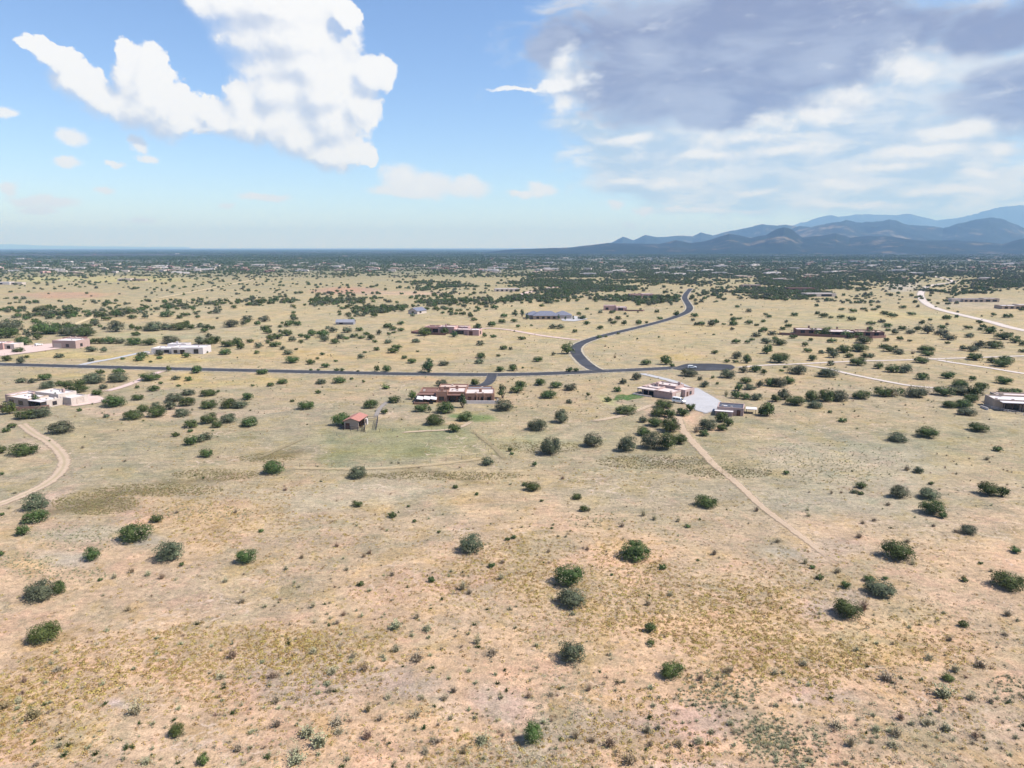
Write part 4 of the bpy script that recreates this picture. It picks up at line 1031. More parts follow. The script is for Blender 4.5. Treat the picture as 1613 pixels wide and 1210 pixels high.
LEAF = {
    'j': leaf_mat('juniper_dark', (0.036, 0.056, 0.017), (0.090, 0.122, 0.038)),
    'g': leaf_mat('juniper_grey_green', (0.052, 0.062, 0.036), (0.120, 0.132, 0.078)),
    'o': leaf_mat('juniper_olive', (0.050, 0.075, 0.020), (0.115, 0.150, 0.045)),
    't': leaf_mat('leafy_green', (0.030, 0.050, 0.018), (0.080, 0.115, 0.045)),
    's': leaf_mat('grey_twigs', (0.25, 0.21, 0.145), (0.45, 0.385, 0.265), .15),
    'b': leaf_mat('brown_twigs', (0.23, 0.165, 0.11), (0.41, 0.31, 0.21), .15),
    'p': leaf_mat('sage_leaf', (0.23, 0.225, 0.135), (0.41, 0.40, 0.255), .12),
    'y': leaf_mat('rabbitbrush', (0.21, 0.18, 0.09), (0.38, 0.32, 0.165), .12),
}
BARK = material('juniper_bark', (0.16, 0.12, 0.095), .95, .3, 6)

def quads(P, Nrm, S, jit, g):
    """one small leaf-spray quad at each point"""
    Nn = Nrm + g.normal(0, jit, Nrm.shape); Nn /= np.linalg.norm(Nn, axis=1)[:, None] + 1e-9
    A = np.cross(Nn, g.normal(0, 1, Nn.shape)); A /= np.linalg.norm(A, axis=1)[:, None] + 1e-9
    B = np.cross(Nn, A)
    s = S[:, None]; st = (0.6 + .7 * g.random(len(P)))[:, None]
    V = np.stack([P - A * s, P - B * s * st * .7, P + A * s, P + B * s * st * .7], 1).reshape(-1, 3)
    return V, np.arange(len(P) * 4).reshape(-1, 4)

def sphere_pts(n, g):
    v = g.normal(0, 1, (n, 3)); return v / np.linalg.norm(v, axis=1)[:, None]

def core_mesh(lobes, k=.60, seg=10):
    """dim inner mass of twigs that stops light showing straight through"""
    V, F = [], []
    th = np.linspace(0, math.pi, 6); ph = np.linspace(0, 2 * math.pi, seg, endpoint=False)
    for c, r_ in lobes:
        base = len(V)
        for t in th:
            for p in ph:
                q = c + np.array([math.sin(t) * math.cos(p), math.sin(t) * math.sin(p), math.cos(t)]) * r_ * k
                q[2] = max(q[2], .12); V.append(q)
        for i in range(5):
            for j in range(seg):
                a, b = base + i * seg + j, base + i * seg + (j + 1) % seg
                F.append((a, a + seg, b + seg, b))
    return np.array(V), np.array(F)

def crown(name, mat, n, size, seed, shape='round', core=True):
    """crown of unit width 1 and height about .8 (real leaf sizes come from `size`)"""
    g = np.random.default_rng(seed)
    lobes = []
    if shape == 'round':
        k = g.integers(9, 15)
        lobes.append((np.array([0, 0, .26]), np.array([.44, .42, .43])))
        for _ in range(k):
            a = g.uniform(0, 2 * math.pi); rr = g.uniform(.18, .36); z = g.uniform(.16, .60) * (1.25 - rr * 1.5)
            lobes.append((np.array([rr * math.cos(a), rr * math.sin(a), z]), np.array([1, 1, .95]) * g.uniform(.13, .22)))
        for q in range(7):                      # the skirt of branches that reaches the ground
            a = q * .9 + g.uniform(-.2, .2); rr = g.uniform(.25, .33)
            lobes.append((np.array([rr * math.cos(a), rr * math.sin(a), g.uniform(.12, .2)]), np.array([.18, .18, .18])))
    elif shape == 'tall':
        for _ in range(12):
            z = g.uniform(.12, .92); w = .40 * (1.02 - z) ** .6 + .04
            a = g.uniform(0, 2 * math.pi)
            lobes.append((np.array([w * .5 * math.cos(a), w * .5 * math.sin(a), z]), np.array([w * .75, w * .75, .15])))
        lobes.append((np.array([0, 0, .4]), np.array([.3, .3, .38])))
    ar = np.array([l[1][0] ** 2 for l in lobes]); cnt = np.maximum((n * ar / ar.sum()).astype(int), 6)
    Ps, Ns = [], []
    for (c, r_), q in zip(lobes, cnt):
        s = sphere_pts(q, g)
        s[:, 2] = np.where(s[:, 2] < -.35, -s[:, 2], s[:, 2])
        rad = g.uniform(.80, 1.09, (q, 1)) * np.where(g.random((q, 1)) < .06, 1.16, 1)
        tuft = 1 + .16 * np.sin(s @ g.normal(0, 7, 3))[:, None] * g.random()
        Ps.append(c + s * r_ * rad * tuft); Ns.append(s + np.array([0, 0, .25]))
    P = np.concatenate(Ps); Nn = np.concatenate(Ns)
    keep = P[:, 2] > .015; P, Nn = P[keep], Nn[keep]
    V, F = quads(P, Nn, size * g.uniform(.6, 1.3, len(P)), .75, g)
    if core:
        cv, cf = core_mesh(lobes[:7]); F = np.concatenate([F, cf + len(V)]); V = np.concatenate([V, cv])
    me = mesh_np(name, V, F, mat)
    me.materials.append(LEAF['s'])
    bare = np.zeros(len(me.polygons), np.int32); dirs = sphere_pts(2, g); nq = len(P)      # a couple of half-dead limbs
    for d_ in dirs:
        m_ = ((P - np.array([0, 0, .3])) @ d_ > .34) & (g.random(nq) < .20)
        bare[:nq][m_] = 1
    bare[:nq][g.random(nq) < .015] = 1
    me.polygons.foreach_set('material_index', bare)
    return me

def stems(name, seed, n=5, h=.45):
    """gnarled stems forking from the ground"""
    g = np.random.default_rng(seed); bm = bmesh.new()
    def limb(a, b, r0, r1):
        d = (b - a); L = d.length; rot = d.to_track_quat('Z', 'Y').to_matrix().to_4x4(); rot.translation = (a + b) / 2
        bmesh.ops.create_cone(bm, cap_ends=True, segments=6, radius1=r0, radius2=r1, depth=L, matrix=rot)
    for k in range(n):
        t = 2 * math.pi * k / n + g.uniform(-.4, .4); o = Vector((0, 0, -.08)); m_ = Vector((.09 * math.cos(t), .09 * math.sin(t), h * .4)); e_ = Vector((.26 * math.cos(t), .26 * math.sin(t), h * g.uniform(.8, 1.2)))
        limb(o, m_, .035, .026); limb(m_, e_, .026, .01)
        e2 = m_ + Vector((.12 * math.cos(t + 1), .12 * math.sin(t + 1), h * .5)); limb(m_, e2, .018, .007)
    return mesh_bm(name, bm, BARK)

def shrub(name, mat, n, seed, twig=True):
    """twiggy bush: fans of thin upright blades, unit width"""
    g = np.random.default_rng(seed); V, F = [], []
    for i in range(n):
        a = g.uniform(0, 2 * math.pi); lean = g.uniform(.05, 1.15); L = g.uniform(.35, .62)
        d = np.array([math.sin(lean) * math.cos(a), math.sin(lean) * math.sin(a), math.cos(lean) * 1.15])
        o = np.array([g.normal(0, .07), g.normal(0, .07), 0.0]); w = g.uniform(.012, .03) if twig else g.uniform(.03, .06)
        s = np.cross(d, g.normal(0, 1, 3)); s /= np.linalg.norm(s)
        m_ = o + d * L * .6 + g.normal(0, .03, 3)
        b = len(V); V += [o - s * w * .4, o + s * w * .4, m_ + s * w, m_ - s * w, o + d * L]
        F += [(b, b + 1, b + 2, b + 3), (b + 3, b + 2, b + 4, b + 4)]
    F4 = [f for f in F if len(set(f)) == 4]
    P = np.array([V[i * 5 + 4] for i in range(n)]); q = P[g.integers(0, n, int(n * 1.4))] + g.normal(0, .05, (int(n * 1.4), 3))
    q[:, 2] = np.abs(q[:, 2])
    qv, qf = quads(q, q * np.array([1, 1, .6]), np.full(len(q), .035 if twig else .05), .8, g)
    F4 = np.concatenate([np.array(F4), qf + len(V)]); V = np.concatenate([np.array(V), qv])
    return mesh_np(name, V, F4, mat)

NV = 6
CROWN = {}
for k in 'jgo':
    for lod, (n, sz) in {'hi': (3600, .021), 'mid': (900, .036), 'lo': (230, .066)}.items():
        CROWN[k, lod] = [crown('crown', LEAF[k], n, sz, 100 + 7 * v + ord(k)) for v in range(NV)]
for lod, (n, sz) in {'hi': (1400, .030), 'mid': (700, .038), 'lo': (230, .062)}.items():
    CROWN['t', lod] = [crown('crown', LEAF['t'], n, sz, 300 + 7 * v, 'tall') for v in range(NV)]
TRUNK = [stems('trunk', 40 + v) for v in range(4)]
SHRUB = {k: [shrub('desert_shrub', LEAF[k], 130, 500 + 9 * v + ord(k), k in 'sb') for v in range(5)] for k in 'sbpy'}

